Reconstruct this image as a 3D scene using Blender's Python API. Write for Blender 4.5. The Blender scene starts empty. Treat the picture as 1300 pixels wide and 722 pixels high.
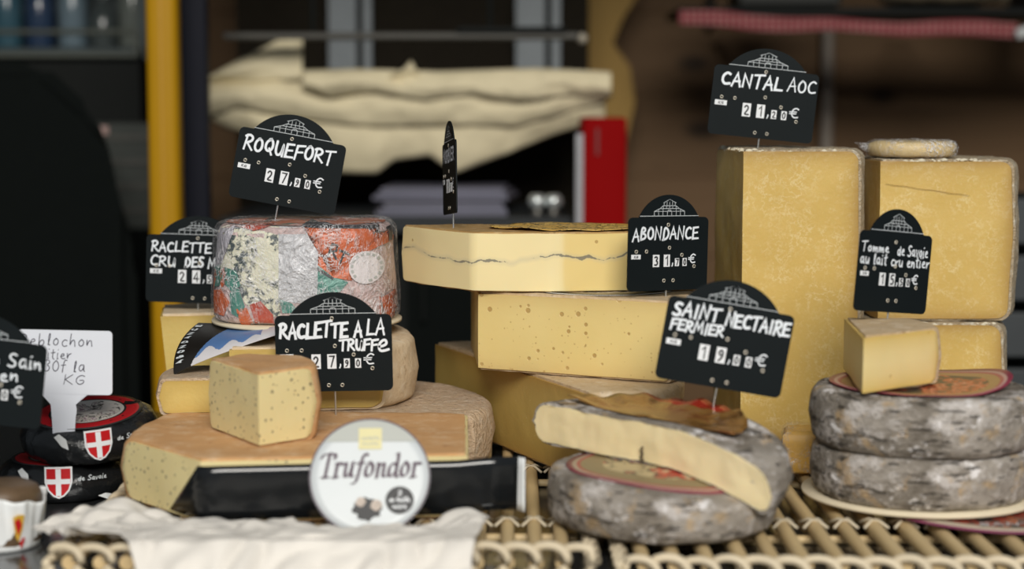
import bpy, bmesh, math, random
from mathutils import Vector, Matrix, noise as mnoise
from mathutils.bvhtree import BVHTree

C = bpy.context.scene.collection
SC = bpy.context.scene
PI = math.pi
random.seed(7)

# ------------------------------------------------------------------ camera, light, exposure
T = 0.85            # height of the slatted trays above the floor
H = 0.37            # camera height above the trays
FPX = 2250.0        # focal length in pixels of the 1300 px wide frame
PITCH = math.radians(5.6)
cam_d = bpy.data.cameras.new('camera')
cam = bpy.data.objects.new('camera', cam_d)
C.objects.link(cam)
cam.location = (0, 0, T + H)
cam.rotation_euler = (PI / 2 - PITCH, 0, 0)
cam_d.sensor_width = 36
cam_d.lens = FPX / 1300 * 36
cam_d.clip_start = .05
cam_d.dof.use_dof = True
cam_d.dof.focus_distance = 1.89
cam_d.dof.aperture_fstop = 2.7
cam_d.dof.aperture_blades = 0
SC.camera = cam

SC.view_settings.view_transform = 'Standard'
SC.view_settings.look = 'None'
SC.view_settings.gamma = 1
SC.view_settings.use_curve_mapping = False
SC.view_settings.exposure = 0.0

W = bpy.data.worlds.new('sky')
SC.world = W
W.use_nodes = True
W.node_tree.nodes['Background'].inputs[0].default_value = (.80, .90, 1.0, 1)
W.node_tree.nodes['Background'].inputs[1].default_value = .20


def area(name, loc, target, sx, sy, power, col):
    d = bpy.data.lights.new(name, 'AREA')
    d.shape = 'RECTANGLE'
    d.size, d.size_y, d.energy, d.color = sx, sy, power, col
    o = bpy.data.objects.new(name, d)
    C.objects.link(o)
    o.location = loc
    o.rotation_euler = (Vector(target) - Vector(loc)).to_track_quat('-Z', 'Y').to_euler()
    return o


area('daylight', (.35, -3.5, T + 3.1), (0, 2.0, T + .05), 3.0, 1.9, 375, (1.0, .96, .89))


# ------------------------------------------------------------------ pixel <-> place helpers
def tang(py):
    return math.tan(PITCH + math.atan((py - 361) / FPX))


def P(px, py, Y):
    """point at depth Y on the ray of a pixel; z is measured from the tray tops"""
    v = (361 - py)
    f = FPX * math.cos(PITCH) + v * math.sin(PITCH)
    k = Y / f
    return Vector(((px - 650) * k, Y, H + (v * math.cos(PITCH) - FPX * math.sin(PITCH)) * k))


def Gp(px, py, z):
    """point of a pixel's ray on the horizontal plane z"""
    v = (361 - py)
    f = FPX * math.cos(PITCH) + v * math.sin(PITCH)
    d = v * math.cos(PITCH) - FPX * math.sin(PITCH)
    k = (z - H) / d
    return Vector(((px - 650) * k, f * k, z))


# ------------------------------------------------------------------ node materials
class NT:
    def __init__(self, name):
        self.m = bpy.data.materials.new(name)
        self.m.use_nodes = True
        self.t = self.m.node_tree
        self.t.nodes.clear()
        self.out = self.t.nodes.new('ShaderNodeOutputMaterial')
        self.b = self.t.nodes.new('ShaderNodeBsdfPrincipled')
        self.t.links.new(self.b.outputs[0], self.out.inputs[0])
        self.tc = self.t.nodes.new('ShaderNodeTexCoord')
        self.co = self.tc.outputs['Object']

    def n(self, kind):
        return self.t.nodes.new('ShaderNode' + kind)

    def put(self, sock, v):
        if hasattr(v, 'is_linked'):
            self.t.links.new(v, sock)
        elif isinstance(v, (tuple, list)) and len(v) == 3 and sock.type == 'RGBA':
            sock.default_value = (*v, 1)
        else:
            sock.default_value = v

    def map(self, scale=(1, 1, 1), loc=(0, 0, 0), rot=(0, 0, 0), co=None):
        k = self.n('Mapping')
        self.put(k.inputs[0], co or self.co)
        k.inputs[1].default_value = loc
        k.inputs[2].default_value = rot
        k.inputs[3].default_value = scale
        return k.outputs[0]

    def noise(self, scale, detail=3, rough=.55, co=None, dist=0, color=False):
        k = self.n('TexNoise')
        self.put(k.inputs['Vector'], co or self.co)
        k.inputs['Scale'].default_value = scale
        k.inputs['Detail'].default_value = detail
        k.inputs['Roughness'].default_value = rough
        k.inputs['Distortion'].default_value = dist
        return k.outputs['Color' if color else 'Fac']

    def voro(self, scale, feature='F1', out='Distance', co=None, rand=1):
        k = self.n('TexVoronoi')
        k.feature = feature
        self.put(k.inputs['Vector'], co or self.co)
        k.inputs['Scale'].default_value = scale
        k.inputs['Randomness'].default_value = rand
        return k.outputs[out]

    def ramp(self, fac, stops, mode='LINEAR'):
        k = self.n('ValToRGB')
        k.color_ramp.interpolation = mode
        e = k.color_ramp.elements
        while len(e) < len(stops):
            e.new(.5)
        for el, (p, c) in zip(e, stops):
            el.position = p
            if isinstance(c, (int, float)):
                c = (c, c, c)
            el.color = (*c, 1)
        self.put(k.inputs[0], fac)
        return k.outputs[0]

    def mix(self, fac, a, b, mode='MIX'):
        k = self.n('Mix')
        k.data_type = 'RGBA'
        k.blend_type = mode
        self.put(k.inputs[0], fac)
        self.put(k.inputs[6], a if hasattr(a, 'is_linked') else (*a, 1))
        self.put(k.inputs[7], b if hasattr(b, 'is_linked') else (*b, 1))
        return k.outputs[2]

    def math(self, op, a, b=0.0, c=0.0):
        k = self.n('Math')
        k.operation = op
        self.put(k.inputs[0], a)
        self.put(k.inputs[1], b)
        if op in ('MULTIPLY_ADD', 'SMOOTH_MIN'):
            self.put(k.inputs[2], c)
        return k.outputs[0]

    def sep(self, co=None):
        k = self.n('SeparateXYZ')
        self.put(k.inputs[0], co or self.co)
        return k.outputs

    def vadd(self, a, b):
        k = self.n('VectorMath')
        k.operation = 'ADD'
        self.put(k.inputs[0], a)
        self.put(k.inputs[1], b)
        return k.outputs[0]

    def warp(self, scale, amount):
        c = self.noise(scale, 2, color=True)
        k = self.n('VectorMath')
        k.operation = 'MULTIPLY_ADD'
        self.put(k.inputs[0], c)
        k.inputs[1].default_value = (amount,) * 3
        self.put(k.inputs[2], self.co)
        return k.outputs[0]

    def bump(self, h, strength=.4, dist=.002):
        k = self.n('Bump')
        k.inputs['Strength'].default_value = strength
        k.inputs['Distance'].default_value = dist
        self.put(k.inputs['Height'], h)
        self.t.links.new(k.outputs[0], self.b.inputs['Normal'])
        return k.outputs[0]

    def fin(self, col, rough=.5, metal=0, sss=0, spec=None, coat=0):
        self.put(self.b.inputs['Base Color'], col)
        self.put(self.b.inputs['Roughness'], rough)
        self.b.inputs['Metallic'].default_value = metal
        if sss:
            self.b.inputs['Subsurface Weight'].default_value = sss
            self.b.inputs['Subsurface Radius'].default_value = (.012, .007, .003)
            self.b.inputs['Subsurface Scale'].default_value = .6
        if spec is not None:
            self.b.inputs['Specular IOR Level'].default_value = spec
        if coat:
            self.b.inputs['Coat Weight'].default_value = coat
            self.b.inputs['Coat Roughness'].default_value = .1
        return self.m


def plain(name, col, rough=.5, metal=0, spec=None, var=.12, scale=40, bump=.0):
    t = NT(name)
    n = t.noise(scale, 4)
    c = t.mix(n, tuple(v * (1 - var) for v in col), tuple(min(1, v * (1 + var)) for v in col))
    if bump:
        t.bump(n, bump, .001)
    return t.fin(c, rough, metal, spec=spec)


def paste(name, lo, hi, flecks=None, fleck_scale=120, fleck_cut=.12, fleck_dens=.5, holes=None, veins=None, edge=None, sss=.12, rough=.42):
    """cut cheese: tone variation, dark flecks, round eyes, pale veins"""
    t = NT(name)
    c = t.mix(t.noise(14, 4), lo, hi)
    h = t.noise(220, 3)
    if veins:
        w = t.warp(60, .010)
        v = t.noise(95, 5, .65, co=w)
        r = t.math('ABSOLUTE', t.math('SUBTRACT', v, .5))
        msk = t.math('MULTIPLY', t.ramp(r, [(0, 1), (.034, 0)]), t.ramp(t.noise(42, 3), [(.44, 0), (.60, 1)]))
        c = t.mix(t.math('MULTIPLY', msk, .38), c, veins)
        c = t.mix(t.math('MULTIPLY', t.ramp(t.noise(120, 4, .7), [(.55, 0), (.75, 1)]), .22), c, veins)
    if flecks:
        vcol = t.voro(fleck_scale, out='Color')
        pick = t.math('GREATER_THAN', t.sep(vcol)[0], 1 - fleck_dens)
        d = t.voro(fleck_scale)
        big = t.math('MULTIPLY', t.sep(vcol)[1], fleck_cut * 1.6)
        msk = t.math('MULTIPLY', t.math('LESS_THAN', t.math('ADD', d, t.math('MULTIPLY', t.noise(500, 2), .1)), t.math('ADD', big, .05)), pick)
        c = t.mix(t.math('MULTIPLY', msk, .66), c, flecks)
    if holes:
        sc, cut, dens, hc = holes
        vcol = t.voro(sc, out='Color')
        pick = t.math('GREATER_THAN', t.sep(vcol)[0], 1 - dens)
        lim = t.math('ADD', t.math('MULTIPLY', t.sep(vcol)[2], cut), cut * .35)
        d = t.math('DIVIDE', t.voro(sc), lim)
        inside = t.math('MULTIPLY', t.ramp(d, [(.75, 1), (1, 0)]), pick)
        c = t.mix(t.math('MULTIPLY', inside, .8), c, hc)
        h = t.math('SUBTRACT', t.math('MULTIPLY', h, .12), inside)
    if edge:
        at = t.n('Attribute')
        at.attribute_name = 'rindward'
        c = t.mix(t.math('MULTIPLY', at.outputs['Fac'], edge[1]), c, edge[0])
    t.bump(h, .35 if holes else .12, .003)
    return t.fin(c, rough, sss=sss)


def rind(name, a, b, pale, dark, grain=(1, 1, 1), sc=30, pale_amt=.5, bump=.6, dist=.003):
    t = NT(name)
    m = t.map(grain)
    c = t.mix(t.noise(sc, 5, .65, co=m), a, b)
    n2 = t.noise(sc * 2.3, 5, .7, co=m)
    c = t.mix(t.math('MULTIPLY', t.ramp(n2, [(.5, 0), (.68, 1)]), pale_amt), c, pale)
    n3 = t.noise(sc * 4, 4, .6, co=t.map((grain[0], grain[1], grain[2] * 1.0), (3, 1, 2)))
    c = t.mix(t.math('MULTIPLY', t.ramp(n3, [(.6, 0), (.72, 1)]), .7), c, dark)
    t.bump(t.math('ADD', t.noise(sc * 5, 5, .65, co=m), t.math('MULTIPLY', n2, .8)), bump, dist)
    return t.fin(c, .75, spec=.25)


def film(name, tint=(1, 1, 1), amount=.25, scale=70):
    """stretched cling film: clear, its glints painted as white crinkle lines"""
    t = NT(name)
    w = t.warp(18, .05)
    a = t.noise(scale, 5, .7, co=w)
    v = t.voro(scale * 1.1, 'DISTANCE_TO_EDGE', co=w)
    hgt = t.math('ADD', t.math('MULTIPLY', a, 1.2), t.ramp(v, [(0, 1), (.25, 0)]))
    bn = t.bump(hgt, .6, .003)
    tr = t.n('BsdfTransparent')
    tr.inputs[0].default_value = (*tint, 1)
    gl = t.b
    gl.inputs['Base Color'].default_value = (.86, .86, .88, 1)
    gl.inputs['Roughness'].default_value = .18
    gl.inputs['Specular IOR Level'].default_value = .9
    mx = t.n('MixShader')
    # white folds and fine crinkle lines, painted in place of the film's glints
    l1 = t.ramp(t.math('ABSOLUTE', t.math('SUBTRACT', t.noise(scale * .8, 4, .65, co=w), .5)), [(.0, 1), (.035, 0)])
    l2 = t.ramp(t.math('ABSOLUTE', t.math('SUBTRACT', t.noise(1, 3, .6, co=t.map((scale * 1.6, scale * 1.6, scale * .35), rot=(.3, .6, .2))), .5)), [(.0, 1), (.03, 0)])
    msk = t.ramp(t.noise(scale * .22, 3, .6), [(.40, .08), (.62, 1)])
    fac = t.math('MULTIPLY', t.math('ADD', t.math('MULTIPLY', t.math('MAXIMUM', l1, l2), msk), .06), amount)
    t.put(mx.inputs[0], fac)
    t.t.links.new(tr.outputs[0], mx.inputs[1])
    t.t.links.new(gl.outputs[0], mx.inputs[2])
    t.t.links.new(mx.outputs[0], t.out.inputs[0])
    return t.m


# ------------------------------------------------------------------ object helpers
def link(name, me, mats, parent=None, smooth=None):
    o = bpy.data.objects.new(name, me)
    C.objects.link(o)
    for m in (mats if isinstance(mats, (list, tuple)) else [mats]):
        me.materials.append(m)
    if parent:
        o.parent = parent
    if smooth is not None:
        for p in me.polygons:
            p.use_smooth = True
        if smooth < 179:
            me.set_sharp_from_angle(angle=math.radians(smooth))
    return o


def obj(name, bm, mats, parent=None, smooth=None):
    me = bpy.data.meshes.new(name)
    bmesh.ops.recalc_face_normals(bm, faces=bm.faces)
    bm.to_mesh(me)
    bm.free()
    return link(name, me, mats, parent, smooth)


def tag(o, label=None, cat=None, group=None, kind=None):
    for k, v in (('label', label), ('category', cat), ('group', group), ('kind', kind)):
        if v:
            o[k] = v
    return o


def thing(name, label, cat, loc, group=None, rot=(0, 0, 0)):
    o = bpy.data.objects.new(name, None)
    C.objects.link(o)
    o.location = (loc[0], loc[1], loc[2] + T)
    o.rotation_euler = rot
    o.empty_display_size = .02
    return tag(o, label, cat, group)


def box(bm, c, s, mi=0, rot=None, bev=0):
    r = bmesh.ops.create_cube(bm, size=1)
    vs = r['verts']
    for v in vs:
        v.co = Vector((v.co.x * s[0], v.co.y * s[1], v.co.z * s[2]))
        if rot is not None:
            v.co = rot @ v.co
        v.co += Vector(c)
    fs = {f for v in vs for f in v.link_faces}
    for f in fs:
        f.material_index = mi
    if bev:
        es = {e for v in vs for e in v.link_edges}
        bmesh.ops.bevel(bm, geom=list(es), offset=bev, segments=2, affect='EDGES', profile=.5)


def tube(bm, pts, r, seg=8, mi=0, caps=True):
    pts = [Vector(p) for p in pts]
    rings = []
    up = Vector((0, 0, 1))
    for i, p in enumerate(pts):
        d = (pts[min(i + 1, len(pts) - 1)] - pts[max(i - 1, 0)]).normalized()
        u = up if abs(d.dot(up)) < .95 else Vector((1, 0, 0))
        a = d.cross(u).normalized()
        b = a.cross(d)
        rr = r[i] if isinstance(r, (list, tuple)) else r
        rings.append([bm.verts.new(p + (a * math.cos(2 * PI * k / seg) + b * math.sin(2 * PI * k / seg)) * rr) for k in range(seg)])
    for q, w in zip(rings, rings[1:]):
        for k in range(seg):
            f = bm.faces.new((q[k], q[(k + 1) % seg], w[(k + 1) % seg], w[k]))
            f.material_index = mi
    if caps:
        bm.faces.new(rings[0]).material_index = mi
        bm.faces.new(rings[-1][::-1]).material_index = mi


def lathe(bm, prof, seg=40, mi=0, center=(0, 0, 0)):
    rings = []
    c = Vector(center)
    for r, z in prof:
        if r < 1e-6:
            rings.append([bm.verts.new(c + Vector((0, 0, z)))])
        else:
            rings.append([bm.verts.new(c + Vector((r * math.cos(2 * PI * k / seg), r * math.sin(2 * PI * k / seg), z))) for k in range(seg)])
    for a, b in zip(rings, rings[1:]):
        for k in range(seg):
            j = (k + 1) % seg
            if len(a) == 1 and len(b) == 1:
                continue
            if len(a) == 1:
                f = bm.faces.new((a[0], b[k], b[j]))
            elif len(b) == 1:
                f = bm.faces.new((a[k], a[j], b[0]))
            else:
                f = bm.faces.new((a[k], a[j], b[j], b[k]))
            f.material_index = mi


def offset_poly(pts, flags, dc, dr):
    n = len(pts)
    nor, dst = [], []
    for i in range(n):
        a, b = pts[i], pts[(i + 1) % n]
        d = Vector((b[0] - a[0], b[1] - a[1])).normalized()
        nor.append(Vector((d.y, -d.x)))
        dst.append(dr if flags[i] == 'r' else dc)
    out = []
    for i in range(n):
        n1, d1, n2, d2 = nor[i - 1], dst[i - 1], nor[i], dst[i]
        det = n1.x * n2.y - n1.y * n2.x
        p = Vector(pts[i])
        if abs(det) < .08:
            av = (n1 + n2).normalized()
            out.append(p + av * (d1 + d2) / 2)
        else:
            out.append(p + Vector(((d1 * n2.y - d2 * n1.y) / det, (n1.x * d2 - n2.x * d1) / det)))
    return out


def loft(pts, flags, layers, ds=.007, amp=0, freq=30, seed=0, lean=(0, 0), zs=5, warp=None, wave=0):
    """prism of a plan outline lofted through layers (z, dc, dr), caps of concentric rings, slight irregularity"""
    n = len(pts)
    per = [max(1, int(math.dist(pts[i], pts[(i + 1) % n]) / ds)) for i in range(n)]
    bm = bmesh.new()
    rings = []
    z0, z1 = layers[0][0], layers[-1][0]

    def ring(z, dc, dr):
        o = offset_poly(pts, flags, dc, dr)
        r = []
        for i in range(n):
            a, b = o[i], o[(i + 1) % n]
            for k in range(per[i]):
                q = a.lerp(b, k / per[i])
                r.append(Vector((q.x + lean[0] * (z - z0), q.y + lean[1] * (z - z0), z)))
        return r
    full = []
    for (a, b) in zip(layers, layers[1:]):
        k = max(1, int((b[0] - a[0]) / (ds * 1.3)))
        for j in range(k):
            t = j / k
            full.append(tuple(a[q] + (b[q] - a[q]) * t for q in range(3)))
    full.append(layers[-1])
    rs = [ring(*l) for l in full]

    def cap(r):
        cx = sum((v for v in r), Vector()) / len(r)
        return [[cx + (v - cx) * s for v in r] for s in (.93, .8, .6, .4, .2)], cx
    top, tc = cap(rs[-1])
    bot, bc = cap(rs[0])
    seq = bot[::-1] + rs + top
    V = [[bm.verts.new(v) for v in r] for r in seq]
    m = len(V[0])
    for a, b in zip(V, V[1:]):
        for k in range(m):
            j = (k + 1) % m
            bm.faces.new((a[k], a[j], b[j], b[k]))
    vb, vt = bm.verts.new(bc), bm.verts.new(tc)
    for k in range(m):
        j = (k + 1) % m
        bm.faces.new((vb, V[0][j], V[0][k]))
        bm.faces.new((vt, V[-1][k], V[-1][j]))
    if amp:
        bm.normal_update()
        so = Vector((seed * 3.7, seed * 1.3, seed * 2.1))
        mv = [v.normal * (mnoise.noise(v.co * freq + so) * amp + mnoise.noise(v.co * freq * 3 + so) * amp * .45) for v in bm.verts]
        for v, d in zip(bm.verts, mv):
            v.co += d
    if warp:
        for v in bm.verts:
            v.co = warp(v.co)
    return bm


def circle(cx, cy, r, n=48, a0=0, a1=2 * PI):
    return [(cx + r * math.cos(a0 + (a1 - a0) * k / n), cy + r * math.sin(a0 + (a1 - a0) * k / n)) for k in range(n)]


def arc_pts(p0, p1, bulge, n=8):
    """points strictly between p0 and p1 on an arc bulging to the right of p0->p1"""
    a, b = Vector(p0), Vector(p1)
    d = b - a
    nrm = Vector((d.y, -d.x))
    return [tuple(a + d * t + nrm * bulge * 4 * t * (1 - t)) for t in [k / (n + 1) for k in range(1, n + 1)]]


def build_plan(segs):
    """segs: list of (point, flag of the edge leaving it, bulge)"""
    pts, flags = [], []
    n = len(segs)
    for i, s in enumerate(segs):
        p, fl = s[0], s[1]
        bul = s[2] if len(s) > 2 else 0
        pts.append(tuple(p))
        flags.append(fl)
        if bul:
            for q in arc_pts(p, segs[(i + 1) % n][0], bul):
                pts.append(q)
                flags.append(fl)
    return pts, flags


def cheese(name, label, cat, segs, z0, h, m_paste, m_rind, t=.003, rnd=.008, bul=.003, amp=.0008, group=None, lean=(0, 0), rind_amp=None, seed=1, warp=None, ds=.0055, pfreq=25):
    pts, flags = build_plan(segs)
    cx = sum(p[0] for p in pts) / len(pts)
    cy = sum(p[1] for p in pts) / len(pts)
    loc = [(p[0] - cx, p[1] - cy) for p in pts]
    root = thing(name, label, cat, (cx, cy, z0), group)
    lay = []
    N = 5
    for k in range(N + 1):
        a = PI / 2 * k / N
        lay.append((rnd * (1 - math.cos(a)), -.0006 if k else -.0016, -rnd * (1 - math.sin(a))))
    lay.append((h / 2, 0, bul))
    for k in range(N + 1):
        a = PI / 2 * k / N
        lay.append((h - rnd * (1 - math.sin(a)), -.0006 if k < N else -.0016, -rnd * (1 - math.cos(a))))
    obj('rind', loft(loc, flags, lay, ds, rind_amp if rind_amp is not None else amp, 40, seed, lean, warp=warp), m_rind, root, 50)
    pl = []
    for (z, dc, dr) in lay:
        u = z / h
        pl.append((t + (h - 2 * t) * u, .0022, dr - t))
    po = obj('paste', loft(loc, flags, pl, ds, amp * .7, pfreq, seed + 5, lean, warp=warp), m_paste, root, 50)
    rp = []
    for i in range(len(loc)):
        if flags[i] == 'r':
            a, c_ = loc[i], loc[(i + 1) % len(loc)]
            for k in range(5):
                rp.append((a[0] + (c_[0] - a[0]) * k / 4, a[1] + (c_[1] - a[1]) * k / 4))
    at = po.data.attributes.new('rindward', 'FLOAT', 'POINT')
    for v in po.data.vertices:
        d = min([h - v.co.z, v.co.z] + [math.hypot(v.co.x - lean[0] * v.co.z - x, v.co.y - y) for x, y in rp])
        at.data[v.index].value = math.exp(-max(0, d - .003) / .010)
    root['cx'] = cx
    root['cy'] = cy
    return root


# ------------------------------------------------------------------ pen strokes (hand lettering)
GL = {
    'A': ([[(0, 0), (.32, 1), (.6, 0)], [(.1, .36), (.54, .4)]], .66),
    'B': ([[(.06, 0), (.1, 1), (.42, .95), (.46, .7), (.12, .54), (.5, .44), (.52, .12), (.04, 0)]], .6),
    'C': ([[(.58, .86), (.4, 1), (.12, .8), (.03, .35), (.22, .02), (.6, .12)]], .64),
    'D': ([[(.08, 0), (.12, 1), (.45, .9), (.62, .5), (.45, .1), (.0, .0)]], .68),
    'E': ([[(.58, 1), (.1, .96), (.05, .03), (.6, .05)], [(.08, .5), (.5, .55)]], .62),
    'F': ([[(.64, 1.02), (.1, .95), (.04, 0)], [(.08, .5), (.52, .56)]], .6),
    'G': ([[(.58, .86), (.38, 1), (.1, .75), (.05, .3), (.3, .0), (.56, .2), (.56, .48), (.3, .46)]], .66),
    'I': ([[(.14, 0), (.18, 1)]], .32),
    'K': ([[(.06, 0), (.1, 1)], [(.55, 1), (.1, .5), (.6, 0)]], .64),
    'L': ([[(.12, 1), (.05, .04), (.56, .06)]], .58),
    'M': ([[(0, 0), (.12, 1), (.4, .3), (.66, 1), (.78, 0)]], .86),
    'N': ([[(.03, 0), (.1, 1), (.54, .02), (.6, 1)]], .68),
    'O': ([[(.35, 1), (.08, .75), (.05, .25), (.3, 0), (.58, .25), (.56, .8), (.32, 1), (.24, .95)]], .66),
    'Q': ([[(.4, 1), (.08, .75), (.05, .3), (.3, .08), (.58, .3), (.56, .8), (.34, 1), (.26, .95)], [(.35, .32), (.58, -.1)]], .68),
    'R': ([[(.04, 0), (.12, 1)], [(.0, .9), (.3, 1.04), (.56, .85), (.46, .58), (.12, .46)], [(.2, .46), (.62, 0)]], .66),
    'S': ([[(.54, .9), (.3, 1), (.08, .8), (.2, .56), (.48, .42), (.5, .14), (.25, 0), (.02, .12)]], .58),
    'T': ([[(.0, .95), (.7, 1.02)], [(.34, .98), (.28, 0)]], .66),
    'U': ([[(.06, 1), (.04, .3), (.24, 0), (.5, .2), (.56, 1), (.58, 0)]], .66),
    'V': ([[(0, 1), (.28, 0), (.56, 1)]], .6),
    'a': ([[(.44, .55), (.2, .6), (.05, .3), (.2, 0), (.42, .2), (.46, .6), (.46, .1), (.56, .02)]], .58),
    'b': ([[(.08, 1), (.06, .0), (.1, .3), (.3, .56), (.48, .3), (.3, 0), (.06, .1)]], .54),
    'c': ([[(.44, .5), (.24, .6), (.06, .3), (.2, .0), (.46, .1)]], .5),
    'd': ([[(.42, .5), (.2, .58), (.05, .28), (.2, 0), (.42, .2), (.5, 1), (.48, .0)]], .56),
    'e': ([[(.06, .28), (.42, .36), (.3, .6), (.08, .42), (.14, .06), (.5, .08)]], .52),
    'é': ([[(.04, .34), (.5, .42), (.74, .62), (.62, .92), (.34, .9), (.04, .6), (.0, .2), (.2, -.04), (.55, -.02), (.95, .1)]], .95),
    'f': ([[(.46, .95), (.3, 1), (.2, .7), (.16, -.1)], [(.02, .52), (.4, .56)]], .42),
    'g': ([[(.44, .52), (.22, .6), (.06, .32), (.2, .05), (.42, .25), (.46, .58), (.42, -.3), (.1, -.3)]], .54),
    'h': ([[(.08, 1), (.05, 0), (.15, .42), (.36, .55), (.44, .0)]], .52),
    'i': ([[(.1, .56), (.1, .0), (.2, .05)], [(.12, .84), (.15, .88)]], .24),
    'l': ([[(.1, .05), (.22, .7), (.2, 1), (.1, .8), (.12, .02), (.26, .05)]], .3),
    'm': ([[(.03, .55), (.05, 0), (.14, .45), (.28, .52), (.32, .0), (.4, .45), (.54, .5), (.6, .02)]], .68),
    'n': ([[(.04, .55), (.05, 0), (.16, .46), (.36, .54), (.42, .02)]], .5),
    'o': ([[(.28, .58), (.06, .4), (.12, .05), (.38, .06), (.44, .42), (.24, .58)]], .52),
    'r': ([[(.04, .56), (.08, 0), (.14, .42), (.4, .55)]], .42),
    's': ([[(.4, .52), (.18, .58), (.1, .42), (.36, .22), (.28, .0), (.02, .06)]], .46),
    't': ([[(.2, .95), (.16, .1), (.34, .02)], [(.0, .62), (.4, .68)]], .42),
    'u': ([[(.04, .56), (.06, .12), (.26, .0), (.42, .3), (.44, .56), (.46, .02)]], .54),
    'v': ([[(0, .56), (.2, 0), (.42, .56)]], .46),
    '0': ([[(.3, 1), (.06, .7), (.08, .2), (.3, 0), (.52, .25), (.52, .75), (.3, 1)]], .6),
    '1': ([[(.1, .76), (.32, 1), (.32, 0)]], .5),
    '2': ([[(.06, .75), (.25, 1), (.52, .78), (.4, .45), (.04, .02), (.56, .02)]], .6),
    '3': ([[(.06, .9), (.35, 1), (.5, .76), (.24, .54), (.52, .4), (.42, .02), (.04, .06)]], .6),
    '4': ([[(.42, 0), (.42, 1), (.02, .3), (.58, .3)]], .6),
    '5': ([[(.5, 1), (.12, 1), (.08, .56), (.4, .6), (.54, .3), (.36, .0), (.04, .06)]], .6),
    '6': ([[(.46, .96), (.14, .6), (.06, .2), (.3, 0), (.52, .25), (.32, .5), (.08, .3)]], .6),
    '7': ([[(.04, 1), (.56, 1), (.22, 0)]], .6),
    '9': ([[(.5, .65), (.28, .45), (.06, .7), (.28, 1), (.5, .8), (.46, .3), (.12, .0)]], .6),
    '€': ([[(.64, .85), (.46, 1), (.22, .8), (.14, .4), (.3, .04), (.62, .12)], [(.0, .6), (.5, .62)], [(.0, .42), (.46, .44)]], .7),
    ',': ([[(.16, .1), (.18, -.02), (.06, -.22)]], .3),
    '/': ([[(.0, -.1), (.4, 1)]], .44),
    '.': ([[(.1, 0), (.14, .04)]], .25),
    ' ': ([], .36),
}
CURVY = set('éBCDGOQRSUabcdefghlmnorstu023569€,')


def chaikin(p, it=2):
    for _ in range(it):
        q = [p[0]]
        for a, b in zip(p, p[1:]):
            q.append((a[0] * .75 + b[0] * .25, a[1] * .75 + b[1] * .25))
            q.append((a[0] * .25 + b[0] * .75, a[1] * .25 + b[1] * .75))
        q.append(p[-1])
        p = q
    return p


def strokes(text, x0, x1, y0, h, slant=.08, wob=.06, slope=0.0):
    w = sum(GL[c][1] for c in text) + .1 * (len(text) - 1)
    k = (x1 - x0) / w
    out, x = [], 0
    for c in text:
        g, adv = GL[c]
        dy = random.uniform(-wob, wob)
        ds = random.uniform(-wob, wob)
        for s in g:
            if c in CURVY and len(s) > 2:
                s = chaikin(s)
            out.append([(x0 + (x + a + (slant + ds) * b * .6) * k, y0 + (b * (1 + ds) + dy) * h + slope * (x + a) * k) for a, b in s])
        x += adv + .1
    return out


def ribbon(bm, pts, w, y, nib=None, mi=0):
    """flat pen stroke in the x-z plane at depth y (front faces -Y)"""
    P2 = [Vector(p) for p in pts]
    q = [P2[0]]
    for p in P2[1:]:
        if (p - q[-1]).length > 1e-5:
            q.append(p)
    if len(q) < 2:
        q.append(q[0] + Vector((w * .3, 0)))
    L, R = [], []
    d0 = (q[1] - q[0]).normalized()
    d1 = (q[-1] - q[-2]).normalized()
    q[0] = q[0] - d0 * w * .35
    q[-1] = q[-1] + d1 * w * .35
    for i, p in enumerate(q):
        if nib is not None:
            o = Vector((math.cos(nib), math.sin(nib))) * w / 2
        else:
            a = (q[i] - q[i - 1]).normalized() if i else (q[1] - q[0]).normalized()
            b = (q[i + 1] - q[i]).normalized() if i < len(q) - 1 else a
            t = (a + b)
            t = t.normalized() if t.length > .3 else a
            s = 1 / max(.55, abs(t.dot(a)))
            o = Vector((-t.y, t.x)) * w / 2 * s * (.8 if i in (0, len(q) - 1) else 1)
        L.append(bm.verts.new((p.x + o.x, y, p.y + o.y)))
        R.append(bm.verts.new((p.x - o.x, y, p.y - o.y)))
    for i in range(len(q) - 1):
        try:
            f = bm.faces.new((L[i], R[i], R[i + 1], L[i + 1]))
            f.material_index = mi
        except ValueError:
            pass


def lettering(name, strs, w, y, mat, parent, nib=None):
    bm = bmesh.new()
    for k, s in enumerate(strs):
        ribbon(bm, s, w, y - .00003 * (k % 7), nib)
    return obj(name, bm, mat, parent)


def disc_bm(r, z=0, n=40, rings=6, fn=None, rx=1, ry=1):
    bm = bmesh.new()
    c = bm.verts.new((0, 0, z + (fn(0, 0) if fn else 0)))
    prev = None
    for j in range(1, rings + 1):
        ring = []
        for k in range(n):
            a = 2 * PI * k / n
            x, y = r * j / rings * math.cos(a) * rx, r * j / rings * math.sin(a) * ry
            ring.append(bm.verts.new((x, y, z + (fn(x, y) if fn else 0))))
        for k in range(n):
            if prev is None:
                bm.faces.new((c, ring[k], ring[(k + 1) % n]))
            else:
                bm.faces.new((prev[k], ring[k], ring[(k + 1) % n], prev[(k + 1) % n]))
        prev = ring
    return bm


def solid(o, th, off=0):
    m = o.modifiers.new('thickness', 'SOLIDIFY')
    m.thickness = th
    m.offset = off
    return o


def grid_surf(fn, nu, nv, mi=None):
    bm = bmesh.new()
    V = [[bm.verts.new(fn(i / nu, j / nv)) for j in range(nv + 1)] for i in range(nu + 1)]
    for i in range(nu):
        for j in range(nv):
            f = bm.faces.new((V[i][j], V[i + 1][j], V[i + 1][j + 1], V[i][j + 1]))
            if mi:
                f.material_index = mi(i, j)
    return bm


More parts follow.
